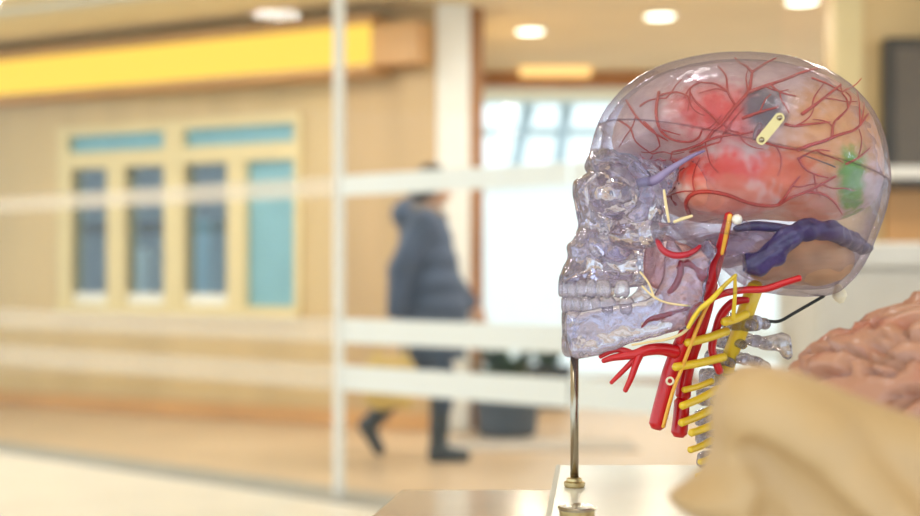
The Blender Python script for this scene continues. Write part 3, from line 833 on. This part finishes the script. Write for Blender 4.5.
qc = V[Q].mean(1); ob_.data.polygons.foreach_set('material_index', ((qc[:, 0] + (qc[:, 2] - 200) * .25 < 660) & (qc[:, 2] > 152 + (qc[:, 0] - 595) * .25)).astype(np.int32))

# lower jaw
ARC = [(561, 0), (564, 18), (575, 36), (600, 52), (640, 64), (680, 78), (715, 88)]
def arc_d(px): return float(np.interp(px, [a[0] for a in ARC], [a[1] for a in ARC]))
JP = [(566, 312), (565, 330), (567, 346), (573, 357), (586, 358), (611, 350), (645, 339), (672, 332), (693, 324), (703, 302), (708, 272), (716, 248), (706, 238), (697, 250), (686, 256), (678, 246), (670, 236), (664, 250), (662, 276), (652, 296), (636, 302), (610, 306), (585, 310)]
JPm = [U(a, c_, arc_d(a) * .9)[0::2] for a, c_ in JP]
def jaw(x, y, z):
    ay = np.abs(y)
    d2 = poly2(x, z, JPm)[:, None, :]
    xx = np.asarray(x).reshape(-1); yy = np.asarray(y).reshape(-1)
    C = catmull(ARC, 4); dm = np.full((len(xx), len(yy)), 1e9)
    for i in range(len(C) - 1):
        a, e = C[i], C[i + 1] - C[i]
        t = np.clip(((xx[:, None] - a[0]) * e[0] + (np.abs(yy)[None] - a[1]) * e[1]) / (e @ e), 0, 1)
        dm = np.minimum(dm, np.hypot(xx[:, None] - a[0] - t * e[0], np.abs(yy)[None] - a[1] - t * e[1]))
    th = np.interp(np.asarray(z).reshape(-1), [240, 300, 325, 358], [5, 8, 7, 10])
    g = smax(dm[:, :, None] - th[None, None, :], d2, 7)
    g = smin(g, ell(x, y, z, (570, 0, 346), (9, 16, 11)), 6)
    g = smax(g, -ell(x, ay, z, (680, 92, 290), (10, 10, 18)), 5)
    g = g + .7 * np.sin(x * .21 + 1.3 * np.sin(z * .12)) * np.sin(z * .27 + 1.1 * np.sin(y * .12 + x * .1))
    return g
V, Q = nets(jaw, (552, -104, 228), (728, 104, 366), 2.0, 2); obj('mandible', toW(V), Q, M['face'], SK)

# teeth: one mesh each
def tooth(px, d, ang, w, t, z0, z1, molar, up):
    """superellipsoid crown with cusp furrows"""
    n, m = 18, 12; V = []; Fc = []
    zc, hz_ = (z0 + z1) / 2, (z1 - z0) / 2
    for i in range(m + 1):
        ph = -math.pi / 2 + math.pi * i / m
        for k in range(n):
            a = 2 * math.pi * k / n
            def sp(v, e): return math.copysign(abs(v) ** e, v)
            cz = sp(math.sin(ph), .6); cr = abs(math.cos(ph)) ** .45
            lx = w * cr * sp(math.cos(a), .7); ly = t * cr * sp(math.sin(a), .7)
            grow = (1 + .12 * cz * (1 if up else -1))          # wider at the biting edge
            lx *= grow
            zz = cz * hz_
            if molar: zz += (1 if up else -1) * (-1.1 * math.cos(lx / w * 6.28) ) * max(0, cz * (1 if up else -1))
            X = lx * math.cos(ang) - ly * math.sin(ang); Y_ = lx * math.sin(ang) + ly * math.cos(ang)
            V.append((px + X, d + Y_, zc + zz))
    for i in range(m):
        for k in range(n):
            j = (k + 1) % n; Fc.append([i * n + k, i * n + j, (i + 1) * n + j, (i + 1) * n + k])
    return V, Fc
widths = [6.4, 5.2, 5.6, 5.4, 5.4, 7.6, 7.4]
def arch(side, up):
    A = [(562, 0), (565, 17), (575, 34), (598, 49), (640, 61), (660, 66)] if up else [(565, 0), (568, 16), (578, 32), (600, 46), (640, 58), (664, 64)]
    C = catmull(A, 12); L = [0.0]
    for i in range(1, len(C)): L.append(L[-1] + float(np.linalg.norm(C[i] - C[i - 1])))
    pos = 0.4
    for k, hw in enumerate(widths):
        pos += hw
        i = int(np.searchsorted(L, pos)); i = min(max(i, 1), len(C) - 1)
        c_ = C[i]; tg = C[min(i + 1, len(C) - 1)] - C[i - 1]
        ang = math.atan2(tg[1] * side, tg[0])
        zr = (279, 297) if up else (296.5, 312)
        tz = (4.2, 4.0, 5, 5.6, 5.6, 7, 7)[k]
        zz0, zz1 = (zr[0] + (1 if k > 2 else 0), zr[1] - (1.0 if k > 2 else 0)) if up else (zr[0] + (0.6 if k > 2 else 0), zr[1])
        V, Fc = tooth(c_[0], c_[1] * side, ang, hw - .35, tz, zz0, zz1, k > 3, up)
        obj('upper_tooth' if up else 'lower_tooth', toW(V), Fc, M['tooth'], SK)
        pos += hw
for side in (1, -1):
    for up in (True, False): arch(side, up)

# brain
BR = [(612, 140), (618, 115), (634, 93), (665, 74), (705, 65), (748, 62), (795, 67), (836, 85), (863, 112), (876, 145), (879, 175), (872, 200), (855, 215), (830, 222), (795, 222), (760, 220), (725, 224), (695, 222), (674, 212), (664, 194), (668, 176), (660, 170), (635, 164), (618, 155)]
def brain_f(x, y, z, rough=True):
    ay = np.abs(y)
    g = inflate(poly2(x, z, BR), y, 94, 80)
    g = smin(g, ell(x, ay, z, (722, 62, 190), (58, 30, 31)), 8)
    syl = chain(x, ay, z, [U(648, 172, 70), U(690, 154, 84), U(740, 150, 92), U(790, 158, 92)], [7, 5, 4, 2], 3)
    g = smax(g, -syl, 6)
    g = smax(g, -smax(ay - 2.0, z - 120, 3), 5)
    if rough:
        n = np.sin(x * .17 + 1.7 * np.sin(z * .11) + 1.2 * np.sin(y * .09)) * np.sin(z * .19 + 1.5 * np.sin(x * .09 + y * .07)) + .6 * np.sin(y * .2 + x * .08)
        g = g + 1.5 * np.abs(n)
    return g
V, Q = nets(brain_f, (600, -104, 52), (888, 104, 236), 2.4, 1)
def zones(V):
    k = 1 - V[:, 1] / F
    px = 460 + (V[:, 0] - 460) / k; py = HZ + (V[:, 2] - HZ) / k
    c = np.tile(np.array([0.52, 0.41, 0.37]), (len(V), 1))
    jit = np.array([noise.noise(Vector((a * .05, b_ * .05, d * .05))) for a, d, b_ in V]) 
    jf = np.array([noise.noise(Vector((a * .16, b_ * .16, d * .16 + 9))) for a, d, b_ in V])
    def spot(cx, cz, rx_, rz, col, amt, soft=.5):
        nonlocal c
        q = np.sqrt(((px - cx) / rx_) ** 2 + ((py - cz) / rz) ** 2) + .35 * jit + .3 * jf
        w = np.clip((1.15 - q) / soft, 0, 1)[:, None] * amt
        c = c * (1 - w) + np.array(col) * w
    spot(835, 135, 60, 60, (0.64, 0.33, 0.11), .9, .7)
    spot(715, 112, 50, 36, (0.66, 0.06, 0.05), .9, .8)
    spot(728, 170, 66, 20, (0.74, 0.06, 0.04), .95, .6)
    spot(790, 175, 34, 26, (0.74, 0.13, 0.03), .9, .7)
    spot(730, 195, 56, 22, (0.68, 0.20, 0.11), .75, .6)
    spot(815, 205, 44, 20, (0.72, 0.30, 0.18), .7, .7)
    spot(766, 108, 24, 22, (0.12, 0.12, 0.14), .95, .5)
    spot(640, 125, 26, 40, (0.50, 0.42, 0.44), .6, .7)
    spot(852, 182, 15, 42, (0.10, 0.36, 0.04), 1.0, .6)
    spot(690, 76, 60, 12, (0.46, 0.38, 0.38), .6, .8)
    return np.clip(c * 1.5 * (1 + .16 * jf + .12 * jit)[:, None], 0, .95)
obj('brain', toW(V), Q, M['brain_resin'], SK, pigment=zones(V))

# ray onto the brain's near surface along a picture position
bx = np.arange(600, 890, 2.0); bz = np.arange(52, 240, 2.0); by = np.arange(0, 108, 1.5)
BG = brain_f(bx[:, None, None], by[None, :, None], bz[None, None, :], False)
ins = BG < 0
top_d = np.where(ins.any(1), by[ins.shape[1] - 1 - np.argmax(ins[:, ::-1, :], axis=1)], 20.0)
def surf(px, py, lift=0.5):
    d = 60.0
    for _ in range(6):
        u = U(px, py, d); i = int(np.clip(round((u[0] - 600) / 2), 0, len(bx) - 1)); j = int(np.clip(round((u[2] - 52) / 2), 0, len(bz) - 1))
        d = .5 * d + .5 * (top_d[i, j] + lift)
    return d
VES = [
    ([(722, 124), (734, 108), (748, 92), (751, 80), (752, 72)], 1.7), ([(752, 72), (746, 66), (739, 62), (735, 57.5)], 1.1), ([(752, 72), (764, 64), (776, 58)], 1.1),
    ([(749, 92), (765, 86), (783, 80), (803, 72), (818, 68)], 1.5), ([(722, 124), (714, 130), (705, 141), (690, 148), (672, 152)], 1.5),
    ([(659, 92), (656, 112), (660, 129), (671, 139), (687, 142), (698, 138), (702, 130)], 1.3), ([(626, 100), (636, 116), (650, 130), (668, 141)], 1.0),
    ([(644, 122), (656, 134), (660, 146)], 1.0), ([(705, 141), (722, 136), (740, 134), (757, 131)], 1.2), ([(743, 118), (760, 112), (778, 107)], 1.3),
    ([(736, 106), (728, 92), (726, 76), (718, 66)], 1.0), ([(728, 92), (716, 84), (700, 82), (688, 76)], .9), ([(700, 82), (690, 88), (684, 98)], .9),
    ([(660, 95), (676, 92), (688, 96)], .9), ([(802, 114), (812, 107), (824, 98), (834, 90), (841, 85)], 1.4), ([(785, 124), (795, 126), (810, 124), (830, 122)], 1.2),
    ([(798, 150), (810, 145), (824, 141), (838, 135), (852, 131), (860, 125), (868, 114)], 1.5), ([(832, 136), (833, 127), (836, 120), (846, 111)], 1.2), ([(838, 119), (848, 108), (851, 98), (846, 92)], .8),
    ([(757, 140), (776, 146), (798, 150)], 1.1), ([(800, 158), (816, 150), (830, 151)], .8),
    ([(689, 214), (686, 202), (695, 193), (712, 192), (730, 196), (748, 203), (766, 206), (778, 205), (790, 198), (806, 192), (822, 184), (836, 176)], 1.7),
    ([(806, 192), (822, 194), (834, 202), (842, 214)], 1.2), ([(778, 205), (786, 196), (792, 186), (800, 176)], 1.1), ([(798, 158), (804, 168), (814, 174), (828, 178)], 1.0),
    ([(846, 164), (858, 158), (870, 148)], 1.0), ([(676, 205), (668, 190), (672, 176), (684, 168)], 1.0), ([(663, 208), (668, 196), (676, 186), (678, 176)], .9),
    ([(720, 124), (708, 112), (696, 102), (690, 92)], 1.1), ([(722, 122), (730, 130), (738, 132)], 1.0), ([(770, 84), (780, 92), (796, 96)], .9), ([(812, 78), (828, 84), (842, 92)], .8),
    ([(640, 106), (650, 100), (666, 98)], .8), ([(618, 120), (630, 128), (636, 142), (652, 154)], .9), ([(690, 152), (706, 146), (720, 142)], 1.0)]
rv = random.Random(11); TW = []
for P, r_ in VES:
    for _ in range(2 if len(P) > 4 else 1):
        i = rv.randrange(1, len(P)); (ax_, az_), (bx_, bz_) = P[i - 1], P[i]
        a = math.atan2(bz_ - az_, bx_ - ax_) + rv.choice((-1, 1)) * rv.uniform(.6, 1.2); L_ = rv.uniform(7, 12); q = [(bx_, bz_)]
        for k in range(3):
            q.append((q[-1][0] + L_ * math.cos(a), q[-1][1] + L_ * math.sin(a))); a += rv.uniform(-.5, .5)
        if all(615 < a_ < 872 and 62 < b_ < 216 for a_, b_ in q): TW.append((q, .65))
VES += TW
for P, r_ in VES:
    Q_ = []
    for a, c_ in [tuple(q) for q in catmull(P, 4)]:
        Q_.append(S(a, c_, surf(a, c_, 2.0)))
    rr = [r_ * 1.12 * s * (1.15 - .55 * i / len(Q_)) for i in range(len(Q_))]
    V, Fc = tube(Q_, rr, 7, 1); obj('brain_artery', V, Fc, M['vessel'], SK)

# cerebellum, sinuses
def cereb(x, y, z):
    ay = np.abs(y); g = ell(x, ay, z, (808, 28, 260), (37, 42, 26)); g = smin(g, ell(x, y, z, (775, 0, 262), (30, 22, 26)), 10)
    return g + .9 * np.abs(np.sin(z * .55 + .03 * (x - 812)))
V, Q = nets(cereb, (740, -94, 222), (866, 94, 292), 2.2, 1)
jit = np.array([noise.noise(Vector((a * .06, b_ * .06, d * .06))) for a, d, b_ in V])[:, None]
obj('cerebellum', toW(V), Q, M['cerebellum'], SK, pigment=np.clip(np.array([[.78, .50, .26]]) * (1 + .35 * jit), 0, 1))
def flat_tube(name, P, R, m_, flat=1.0, n=10, sub=6):
    pts = [S(*p) for p in P]; V, Fc = tube(pts, [r * s for r in R], n, sub)
    return obj(name, V, Fc, m_, SK)
def sig(x, y, z):
    P = [U(867, 250, 14), U(852, 241, 50), U(832, 231, 80), U(806, 229, 88), U(786, 238, 92), U(774, 254, 90), U(757, 264, 86), U(738, 263, 80)]
    g = chain(x, y, z, P, [6.5, 8, 9, 9.5, 10, 10.5, 10.5, 8], 5)
    return g + 1.2 * np.sin(x * .3 + z * .2) * np.sin(z * .4 + y * .3)
V, Q = nets(sig, (725, 20, 210), (885, 108, 284), 1.8, 1); obj('venous_sinus', toW(V), Q, M['sinus'], SK)
flat_tube('petrosal_sinus', [(735, 229, 84), (752, 226, 88), (772, 227, 90), (794, 229, 90)], [3, 4.5, 4.5, 3], M['sinus'])
flat_tube('sphenoid_shade', [(640, 183, 66), (655, 180, 76), (672, 168, 84), (692, 156, 90), (704, 151, 92)], [5, 4.5, 3.2, 2, 1.2], mat('lavender_shade', (0.30, 0.23, 0.40), .4, vary=.2, vscale=90))  # lavender tube drawn in for the shadow boundary before the temporal lobe
# skull base shelf: lavender clear bone behind the ear
def petrous(x, y, z):
    ay = np.abs(y); return smin(ell(x, ay, z, U(752, 246, 62), (34, 24, 17)), ell(x, ay, z, U(725, 252, 52), (24, 22, 15)), 8) + 1.2 * np.sin(x * .3) * np.sin(z * .35 + y * .2)
M['lavender'] = clear_mat('lavender_clear_plastic', (.86, .82, .92), (.60, .52, .66), .22, .3, .08, 1.4, .5, 130)
V, Q = nets(petrous, (680, 12, 218), (800, 94, 276), 2.2, 1); obj('temporal_bone', toW(V), Q, M['lavender'], SK)
V, Q = nets(petrous, (680, -94, 218), (800, -12, 276), 2.2, 1); obj('temporal_bone', toW(V), Q, M['lavender'], SK)
# pink plate inside the jaw
def ptery(x, y, z):
    g = inflate(poly2(x, z, [U(a, c_, 50)[0::2] for a, c_ in ((648, 240), (668, 236), (690, 248), (712, 262), (700, 292), (684, 318), (662, 322), (664, 296), (650, 286), (642, 262))]), y - 50, 8, 12)
    return g + .8 * np.sin(x * .25 + z * .12)
V, Q = nets(ptery, (625, 38, 226), (715, 62, 326), 1.8, 1); obj('pterygoid_plate', toW(V), Q, M['muscle'], SK)

# arteries of the neck
flat_tube('carotid_artery', [(657, 425, 44), (664, 398, 46), (672, 370, 48), (683, 344, 52), (697, 314, 56), (708, 288, 60), (717, 262, 68), (724, 236, 84), (729, 215, 96)], [8.2, 8.4, 8.6, 9, 7.5, 6.6, 5.6, 4.6, 4.0], M['red'], n=16)
flat_tube('internal_carotid', [(679, 433, 30), (681, 416, 30), (682, 401, 30)], [8, 7.8, 7.6], M['red'], n=16)
flat_tube('internal_carotid', [(683, 396, 30), (685, 378, 30), (691, 356, 34), (699, 334, 38), (707, 308, 40), (713, 284, 44)], [7.6, 7.2, 6.4, 6, 5.6, 5], M['red'], n=16)
flat_tube('facial_artery', [(676, 352, 56), (662, 349, 60), (648, 350, 64), (636, 354, 64), (624, 356, 62), (612, 358, 58), (603, 361, 55)], [7, 6, 5.4, 4.6, 4, 3.2, 2.4], M['red'], n=14)
flat_tube('facial_artery', [(640, 353, 64), (636, 364, 66), (631, 378, 66), (625, 391, 66)], [4.6, 3.4, 3, 2.4], M['red'], n=12)
flat_tube('facial_artery', [(638, 357, 64), (630, 364, 60), (620, 374, 58), (611, 383, 56)], [3.6, 2.8, 2.4, 1.9], M['red'], n=12)
flat_tube('facial_artery', [(634, 354, 62), (622, 350, 58), (612, 351, 52), (600, 357, 48)], [3.2, 3, 2.6, 2], M['red'], n=12)
flat_tube('occipital_artery', [(679, 342, 60), (690, 318, 66), (704, 303, 72), (722, 294, 78), (744, 290, 82), (765, 289, 88), (784, 283, 94), (800, 278, 98)], [4, 4, 3.6, 3.4, 3.4, 3.4, 3.2, 3], M['red'], n=12)
flat_tube('maxillary_artery', [(657, 239, 84), (662, 249, 88), (672, 255, 90), (684, 255, 90), (694, 251, 88), (700, 246, 84)], [2.2, 3, 3.2, 3, 2.4, 1.8], M['dark_red'], n=12)
flat_tube('maxillary_artery', [(681, 262, 74), (680, 276, 74), (674, 288, 74), (669, 292, 72)], [2.5, 3.2, 3.2, 2.2], M['dark_red'], n=12)
flat_tube('maxillary_artery', [(708, 282, 66), (698, 270, 68), (688, 264, 72), (678, 268, 74)], [3, 3, 2.6, 1.8], M['dark_red'], n=12)
flat_tube('lingual_artery', [(642, 327, 60), (648, 320, 62), (658, 317, 64), (672, 313, 62), (688, 308, 60)], [1.2, 1.8, 2, 2, 2.2], M['dark_red'], n=10)
flat_tube('vertebral_artery', [(720, 372, 30), (712, 350, 30), (716, 330, 32), (722, 314, 36), (734, 302, 40), (748, 300, 44)], [4, 4, 4, 4.4, 4.2, 3], M['red'], n=12)
# nerves
flat_tube('vagus_nerve', [(663, 427, 54), (668, 408, 56), (674, 388, 58), (682, 368, 60), (692, 342, 62), (701, 318, 64), (709, 300, 62)], [1.8] * 7, M['orange'])
flat_tube('vagus_nerve', [(684, 362, 62), (694, 336, 64), (703, 314, 64), (709, 302, 62)], [1.8, 1.9, 2.1, 2.1], M['orange'])
flat_tube('accessory_nerve', [(688, 328, 84), (698, 311, 84), (711, 300, 84), (724, 286, 86), (736, 275, 88)], [2.0, 2.4, 2.6, 2.2, 1.8], M['yellow'])
flat_tube('accessory_nerve', [(735, 276, 88), (735, 292, 84), (734, 308, 78), (733, 320, 70)], [1.6, 1.9, 2, 2], M['yellow'])
flat_tube('hypoglossal_nerve', [(704, 302, 76), (694, 318, 76), (684, 332, 76), (668, 339, 76), (650, 342, 76), (632, 345, 72)], [2, 1.8, 1.6, 1.4, 1.2, 1], M['pale_nerve'])
flat_tube('facial_nerve', [(730, 215, 104), (728, 226, 102), (725, 240, 96), (722, 254, 88)], [2.2, 2.3, 2, 1.6], M['orange'])
flat_tube('trigeminal_nerve', [(674, 222, 108), (682, 219, 110), (692, 216, 110)], [1.4, 1.6, 1.4], M['pale_nerve'])
flat_tube('trigeminal_nerve', [(664, 190, 92), (666, 205, 94), (669, 222, 96)], [1.2, 1.4, 1.2], M['pale_nerve'])
flat_tube('alveolar_nerve', [(642, 286, 76), (654, 297, 80), (668, 303, 82), (690, 306, 82)], [.9, 1, 1, 1], M['pale_nerve'])
flat_tube('alveolar_nerve', [(640, 272, 72), (648, 282, 76), (654, 297, 80)], [.9, 1, 1], M['pale_nerve'])
# ring on the nerve
c0 = S(670, 381, 64); V = []; Fc = []
for i in range(20):
    a = 2 * math.pi * i / 20
    for k in range(8):
        e = 2 * math.pi * k / 8; rr = 3.2 * s + 1.1 * s * math.cos(e)
        V.append((c0.x + rr * math.cos(a), c0.y + 1.1 * s * math.sin(e), c0.z + rr * math.sin(a)))
for i in range(20):
    for k in range(8):
        Fc.append([i * 8 + k, ((i + 1) % 20) * 8 + k, ((i + 1) % 20) * 8 + (k + 1) % 8, i * 8 + (k + 1) % 8])
obj('nerve_ring', V, Fc, M['ivory'], SK)

# vertebrae and cord
VC = [(737, 322), (728, 340), (717, 358), (711, 377), (708, 397), (707, 418), (708, 439), (709, 460)]
for i, (vx, vz) in enumerate(VC):
    def vert(x, y, z, vx=vx, vz=vz, i=i):
        ay = np.abs(y)
        if i == 0:
            g = chain(x, ay, z, [(vx - 12, 0, vz), (vx - 4, 24, vz), (vx + 12, 28, vz), (vx + 24, 12, vz + 1), (vx + 28, 0, vz + 2)], [6, 8, 7, 5, 6], 4)
            return smin(g, chain(x, ay, z, [(vx + 4, 26, vz), (vx + 6, 46, vz + 2)], [7, 5], 4), 5)
        q = np.sqrt((np.sqrt(((x - vx) / 1.0) ** 2 + (y / 1.35) ** 2) / 12) ** 4 + ((z - vz) / 8.5) ** 4) ** .5
        g = (q - 1) * 6
        g = smin(g, chain(x, ay, z, [(vx + 8, 10, vz), (vx + 24, 20, vz), (vx + 36, 8, vz + 3), (vx + 40, 0, vz + 4)], [4, 5.5, 4.5, 5], 4), 4)
        g = smin(g, chain(x, ay, z, [(vx + 2, 14, vz), (vx + 8, 32, vz + 3)], [5, 4.5], 4), 4)
        L = 28 if i == 1 else 16
        g = smin(g, chain(x, y, z, [(vx + 36, 0, vz + 3), (vx + 40 + L * .5, 0, vz + 2 if i == 1 else vz + 8), (vx + 42 + L * .62, 0, vz + (14 if i == 1 else 14))], [7 if i == 1 else 5, 8.5 if i == 1 else 4.5, 5.5 if i == 1 else 4], 4), 5)
        return g + .5 * np.sin(x * .4) * np.sin(z * .5 + y * .3)
    V, Q = nets(vert, (vx - 24, -56, vz - 22), (vx + 76, 56, vz + 28), 1.8, 1)
    W_ = toW(V); W_[:, 2] = np.maximum(W_[:, 2], ZT + .0003); obj('vertebra', W_, Q, M['vertebra'], SK)
flat_tube('spinal_cord', [(756, 286, 20), (750, 300, 24), (744, 318, 24), (738, 336, 20), (730, 356, 12), (726, 380, 6), (724, 410, 2), (723, 440, 0), (722, 470, 0)], [8, 8.5, 8.5, 8, 7.5, 7, 6.5, 6, 5], M['yellow'], n=14)
NS = [((724, 322, 62), (746, 314, 48), 3.6), ((687, 343, 62), (727, 331, 34), 3.4), ((675, 367, 62), (724, 357, 30), 3.4), ((684, 390, 50), (712, 381, 24), 2.6), ((682, 406, 58), (718, 389, 26), 3.2), ((681, 423, 52), (712, 409, 24), 3.2),
      ((691, 433, 52), (722, 420, 24), 3.2), ((690, 450, 46), (712, 440, 24), 2.8), ((700, 462, 40), (718, 454, 22), 2.6), ((697, 476, 36), (714, 468, 20), 2.2)]
for a, c_, r_ in NS:
    m_ = tuple((p + q) / 2 for p, q in zip(a, c_))
    flat_tube('spinal_nerve', [a, (m_[0], m_[1] + 1, m_[2]), c_], [r_ * 1.2, r_ * 1.22, r_ * 1.3], M['yellow'], n=10)

# fittings: latch with screws, pins, knob, bent wire
la, lb_ = S(761, 140, 116), S(779, 118, 116)
dv = (lb_ - la).normalized(); sd = Vector((dv.z, 0, -dv.x)); fw = Vector((0, -1, 0)); wd = 4.6 * s; th = 1.8 * s
V = []; n = 10
ring = []
for c_, base in ((la, math.pi), (lb_, 0)):
    for k in range(n + 1):
        a = base - math.pi / 2 + math.pi * k / n
        ring.append(c_ + dv * math.cos(a) * wd + sd * math.sin(a) * wd)
V = [tuple(p) for p in ring] + [tuple(p + fw * th) for p in ring]; m_ = len(ring)
Fc = [list(range(m_))[::-1], [m_ + i for i in range(m_)]] + [[i, (i + 1) % m_, m_ + (i + 1) % m_, m_ + i] for i in range(m_)]
lt = obj('latch', V, Fc, M['brass_latch'], SK, smooth=False)
for c_ in (la, lb_):
    V, Fc = tube([c_ + fw * th, c_ + fw * (th + 1.2 * s), c_ + fw * (th + 1.8 * s)], [2.6 * s, 2.5 * s, 1.4 * s], 14, 1); obj('screw', V, Fc, M['steel'], lt)
    V, Fc = tube([c_ - fw * 12 * s, c_], [1.6 * s, 1.6 * s], 10, 1); obj('screw_shank', V, Fc, M['steel'], lt)
flat_tube('cap_pin', [(755, 139, 112), (757, 132, 113), (760, 124, 114)], [2.6, 3, 2.4], M['vertebra'])
V, Fc = tube([S(737, 219.5, 96), S(737, 219.5, 104), S(737, 219.5, 110)], [4.6 * s, 5 * s, 4.2 * s], 18, 1); obj('ear_pin', V, Fc, M['white_pin'], SK)
V, Fc = tube([S(838, 286, 8), S(839, 292, 8), S(840, 297, 8), S(841, 301, 8)], [3.5 * s, 6.5 * s, 7 * s, 4 * s], 16, 4); obj('knob', V, Fc, M['ivory'], SK)
flat_tube('bent_wire', [(752, 316, 6), (760, 319, 6), (772, 321.5, 6), (781, 320.5, 6), (796, 312, 6), (824, 296, 6)], [1.7] * 6, M['black_wire'])
# dark tube standing in for the shade in the cap's rear seam
flat_tube('seam_shade', [(803, 155, 101), (828, 164, 89), (852, 174, 70), (871, 182, 44), (883, 187, 12)], [.3, .7, 1.1, 1.4, 1.5], M['black_wire'])

# ================================================================== BONE MODEL IN FRONT
D1 = 0.42; s1 = D1 / F
def toB(V):
    V = np.asarray(V, float); return np.stack([(V[:, 0] - 460) * s1, D1 - V[:, 1] * s1, EYE - (V[:, 2] - HZ) * s1], 1)
zfloor = HZ + (EYE - ZT) / s1
BP = [(752, 364), (730, 372), (715, 390), (710, 414), (711, 442), (703, 466), (690, 480), (669, 497), (681, 511), (700, 522), (725, 545), (760, 590), (800, 640), (840, zfloor), (1080, zfloor), (1110, 560), (1080, 470), (1000, 435), (920, 417), (876, 403), (831, 385), (790, 369)]
def bone(x, y, z):
    d2 = poly2(x, z, BP)
    g = inflate(d2, y, 62, 44)
    g = smin(g, ell(x, y, z, (752, 40, 412), (34, 34, 38)), 22)
    g = smin(g, chain(x, y, z, [(745, 44, 400), (800, 62, 440), (856, 70, 520), (880, 60, 600)], [26, 34, 40, 40], 10), 24)
    g = smax(g, -chain(x, y, z, [(742, 62, 446), (778, 78, 478), (818, 96, 524), (850, 100, 590)], [17, 23, 28, 30], 6), 14)
    g = smax(g, -ell(x, y, z, (758, 70, 516), (20, 30, 34)), 12)
    g = smax(g, -chain(x, y, z, [(846, 112, 420), (856, 118, 470), (874, 118, 540)], [7, 12, 16], 6), 14)
    g = smax(g, z - zfloor, 2)
    return g
V, Q = nets(bone, (664, -75, 352), (1125, 125, zfloor + 6), 3.4, 3)
tag(obj('bone_model', toB(V), Q, M['bone']), 'blurred cream bone model with blunt rounded top and pointed lower corner, nearest to the viewer', 'bone model')

# ================================================================== PINK BRAIN MODEL
c0 = Vector((0.258, 0.63, ZT)); R3 = Vector((0.106, 0.075, 0.067))
bm = bmesh.new(); bmesh.ops.create_icosphere(bm, subdivisions=6, radius=1.0)
V = []; colr = []
for v in bm.verts:
    n = v.co.copy(); p = n * 2.3
    w = Vector((noise.noise(p * .9 + Vector((3, 1, 7))), noise.noise(p * .9 + Vector((9, 4, 2))), noise.noise(p * .9 + Vector((5, 8, 1)))))
    f = noise.noise((p + w * .9) * 2.0)
    g = 1 - math.exp(-(f / .13) ** 2)                     # 0 in the furrows
    fine = noise.noise(p * 5)
    mid = math.exp(-(n.y / .045) ** 2) if n.z > -.2 else 0
    r = 0.88 + 0.12 * g + .012 * fine - .12 * mid
    q = Vector((n.x * R3.x, n.y * R3.y, n.z * R3.z)) * r
    if n.x < -.3: q.z -= .004
    V.append(c0 + Vector((0, 0, .0610)) + q)
    k = .5 + .5 * noise.noise(p * 1.3 + Vector((20, 0, 0)))
    base = Vector((.40, .175, .11)).lerp(Vector((.52, .27, .18)), k)
    red = max(0, noise.noise(p * 2.4 + Vector((0, 30, 0))) - .25) * 2
    colr.append(base.lerp(Vector((.42, .08, .05)), min(red, .8) * .7))
Fc = [[v.index for v in f.verts] for f in bm.faces]; bm.free()
V = np.array([tuple(v) for v in V]); V[:, 2] = np.maximum(V[:, 2], ZT + .0004)
tag(obj('brain_model', V, Fc, M['brain_pink'], pigment=np.array([tuple(c_) for c_ in colr])), 'blurred pink brain model with folded surface behind the cream bone, at the right', 'brain model')

# ================================================================== SKY, CAMERA, VIEW
w = bpy.data.worlds.new('overcast_sky'); SC.world = w; w.use_nodes = True
nt = w.node_tree; bg = nt.nodes['Background']
tc = nt.nodes.new('ShaderNodeTexCoord'); sp = nt.nodes.new('ShaderNodeSeparateXYZ'); rp = nt.nodes.new('ShaderNodeValToRGB')
nt.links.new(tc.outputs['Generated'], sp.inputs[0]); nt.links.new(sp.outputs['Z'], rp.inputs['Fac'])
rp.color_ramp.elements[0].color = (0.74, 0.85, 0.93, 1); rp.color_ramp.elements[1].color = (0.82, 0.94, 1.0, 1)
nt.links.new(rp.outputs['Color'], bg.inputs['Color']); bg.inputs['Strength'].default_value = 2.6

cd = bpy.data.cameras.new('camera'); cam = bpy.data.objects.new('camera', cd); COL.objects.link(cam)
cam.location = (0, 0, EYE); cam.rotation_euler = (math.pi / 2, 0, 0)
cd.sensor_width = 36.0; cd.lens = 36.0 * F / 920.0; cd.shift_y = 15.0 / 920.0
cd.clip_start = 0.02; cd.clip_end = 200
cd.dof.use_dof = True; cd.dof.focus_distance = 0.765; cd.dof.aperture_fstop = 5.4; cd.dof.aperture_blades = 0
SC.camera = cam
SC.view_settings.view_transform = 'Standard'; SC.view_settings.look = 'None'
SC.view_settings.exposure = -0.18; SC.view_settings.gamma = 1.0; SC.view_settings.use_curve_mapping = False
cy = SC.cycles
cy.transparent_max_bounces = 40; cy.max_bounces = 20; cy.transmission_bounces = 14; cy.glossy_bounces = 5; cy.diffuse_bounces = 4
cy.sample_clamp_indirect = 6.0; cy.caustics_refractive = True; cy.caustics_reflective = False; cy.use_denoising = True
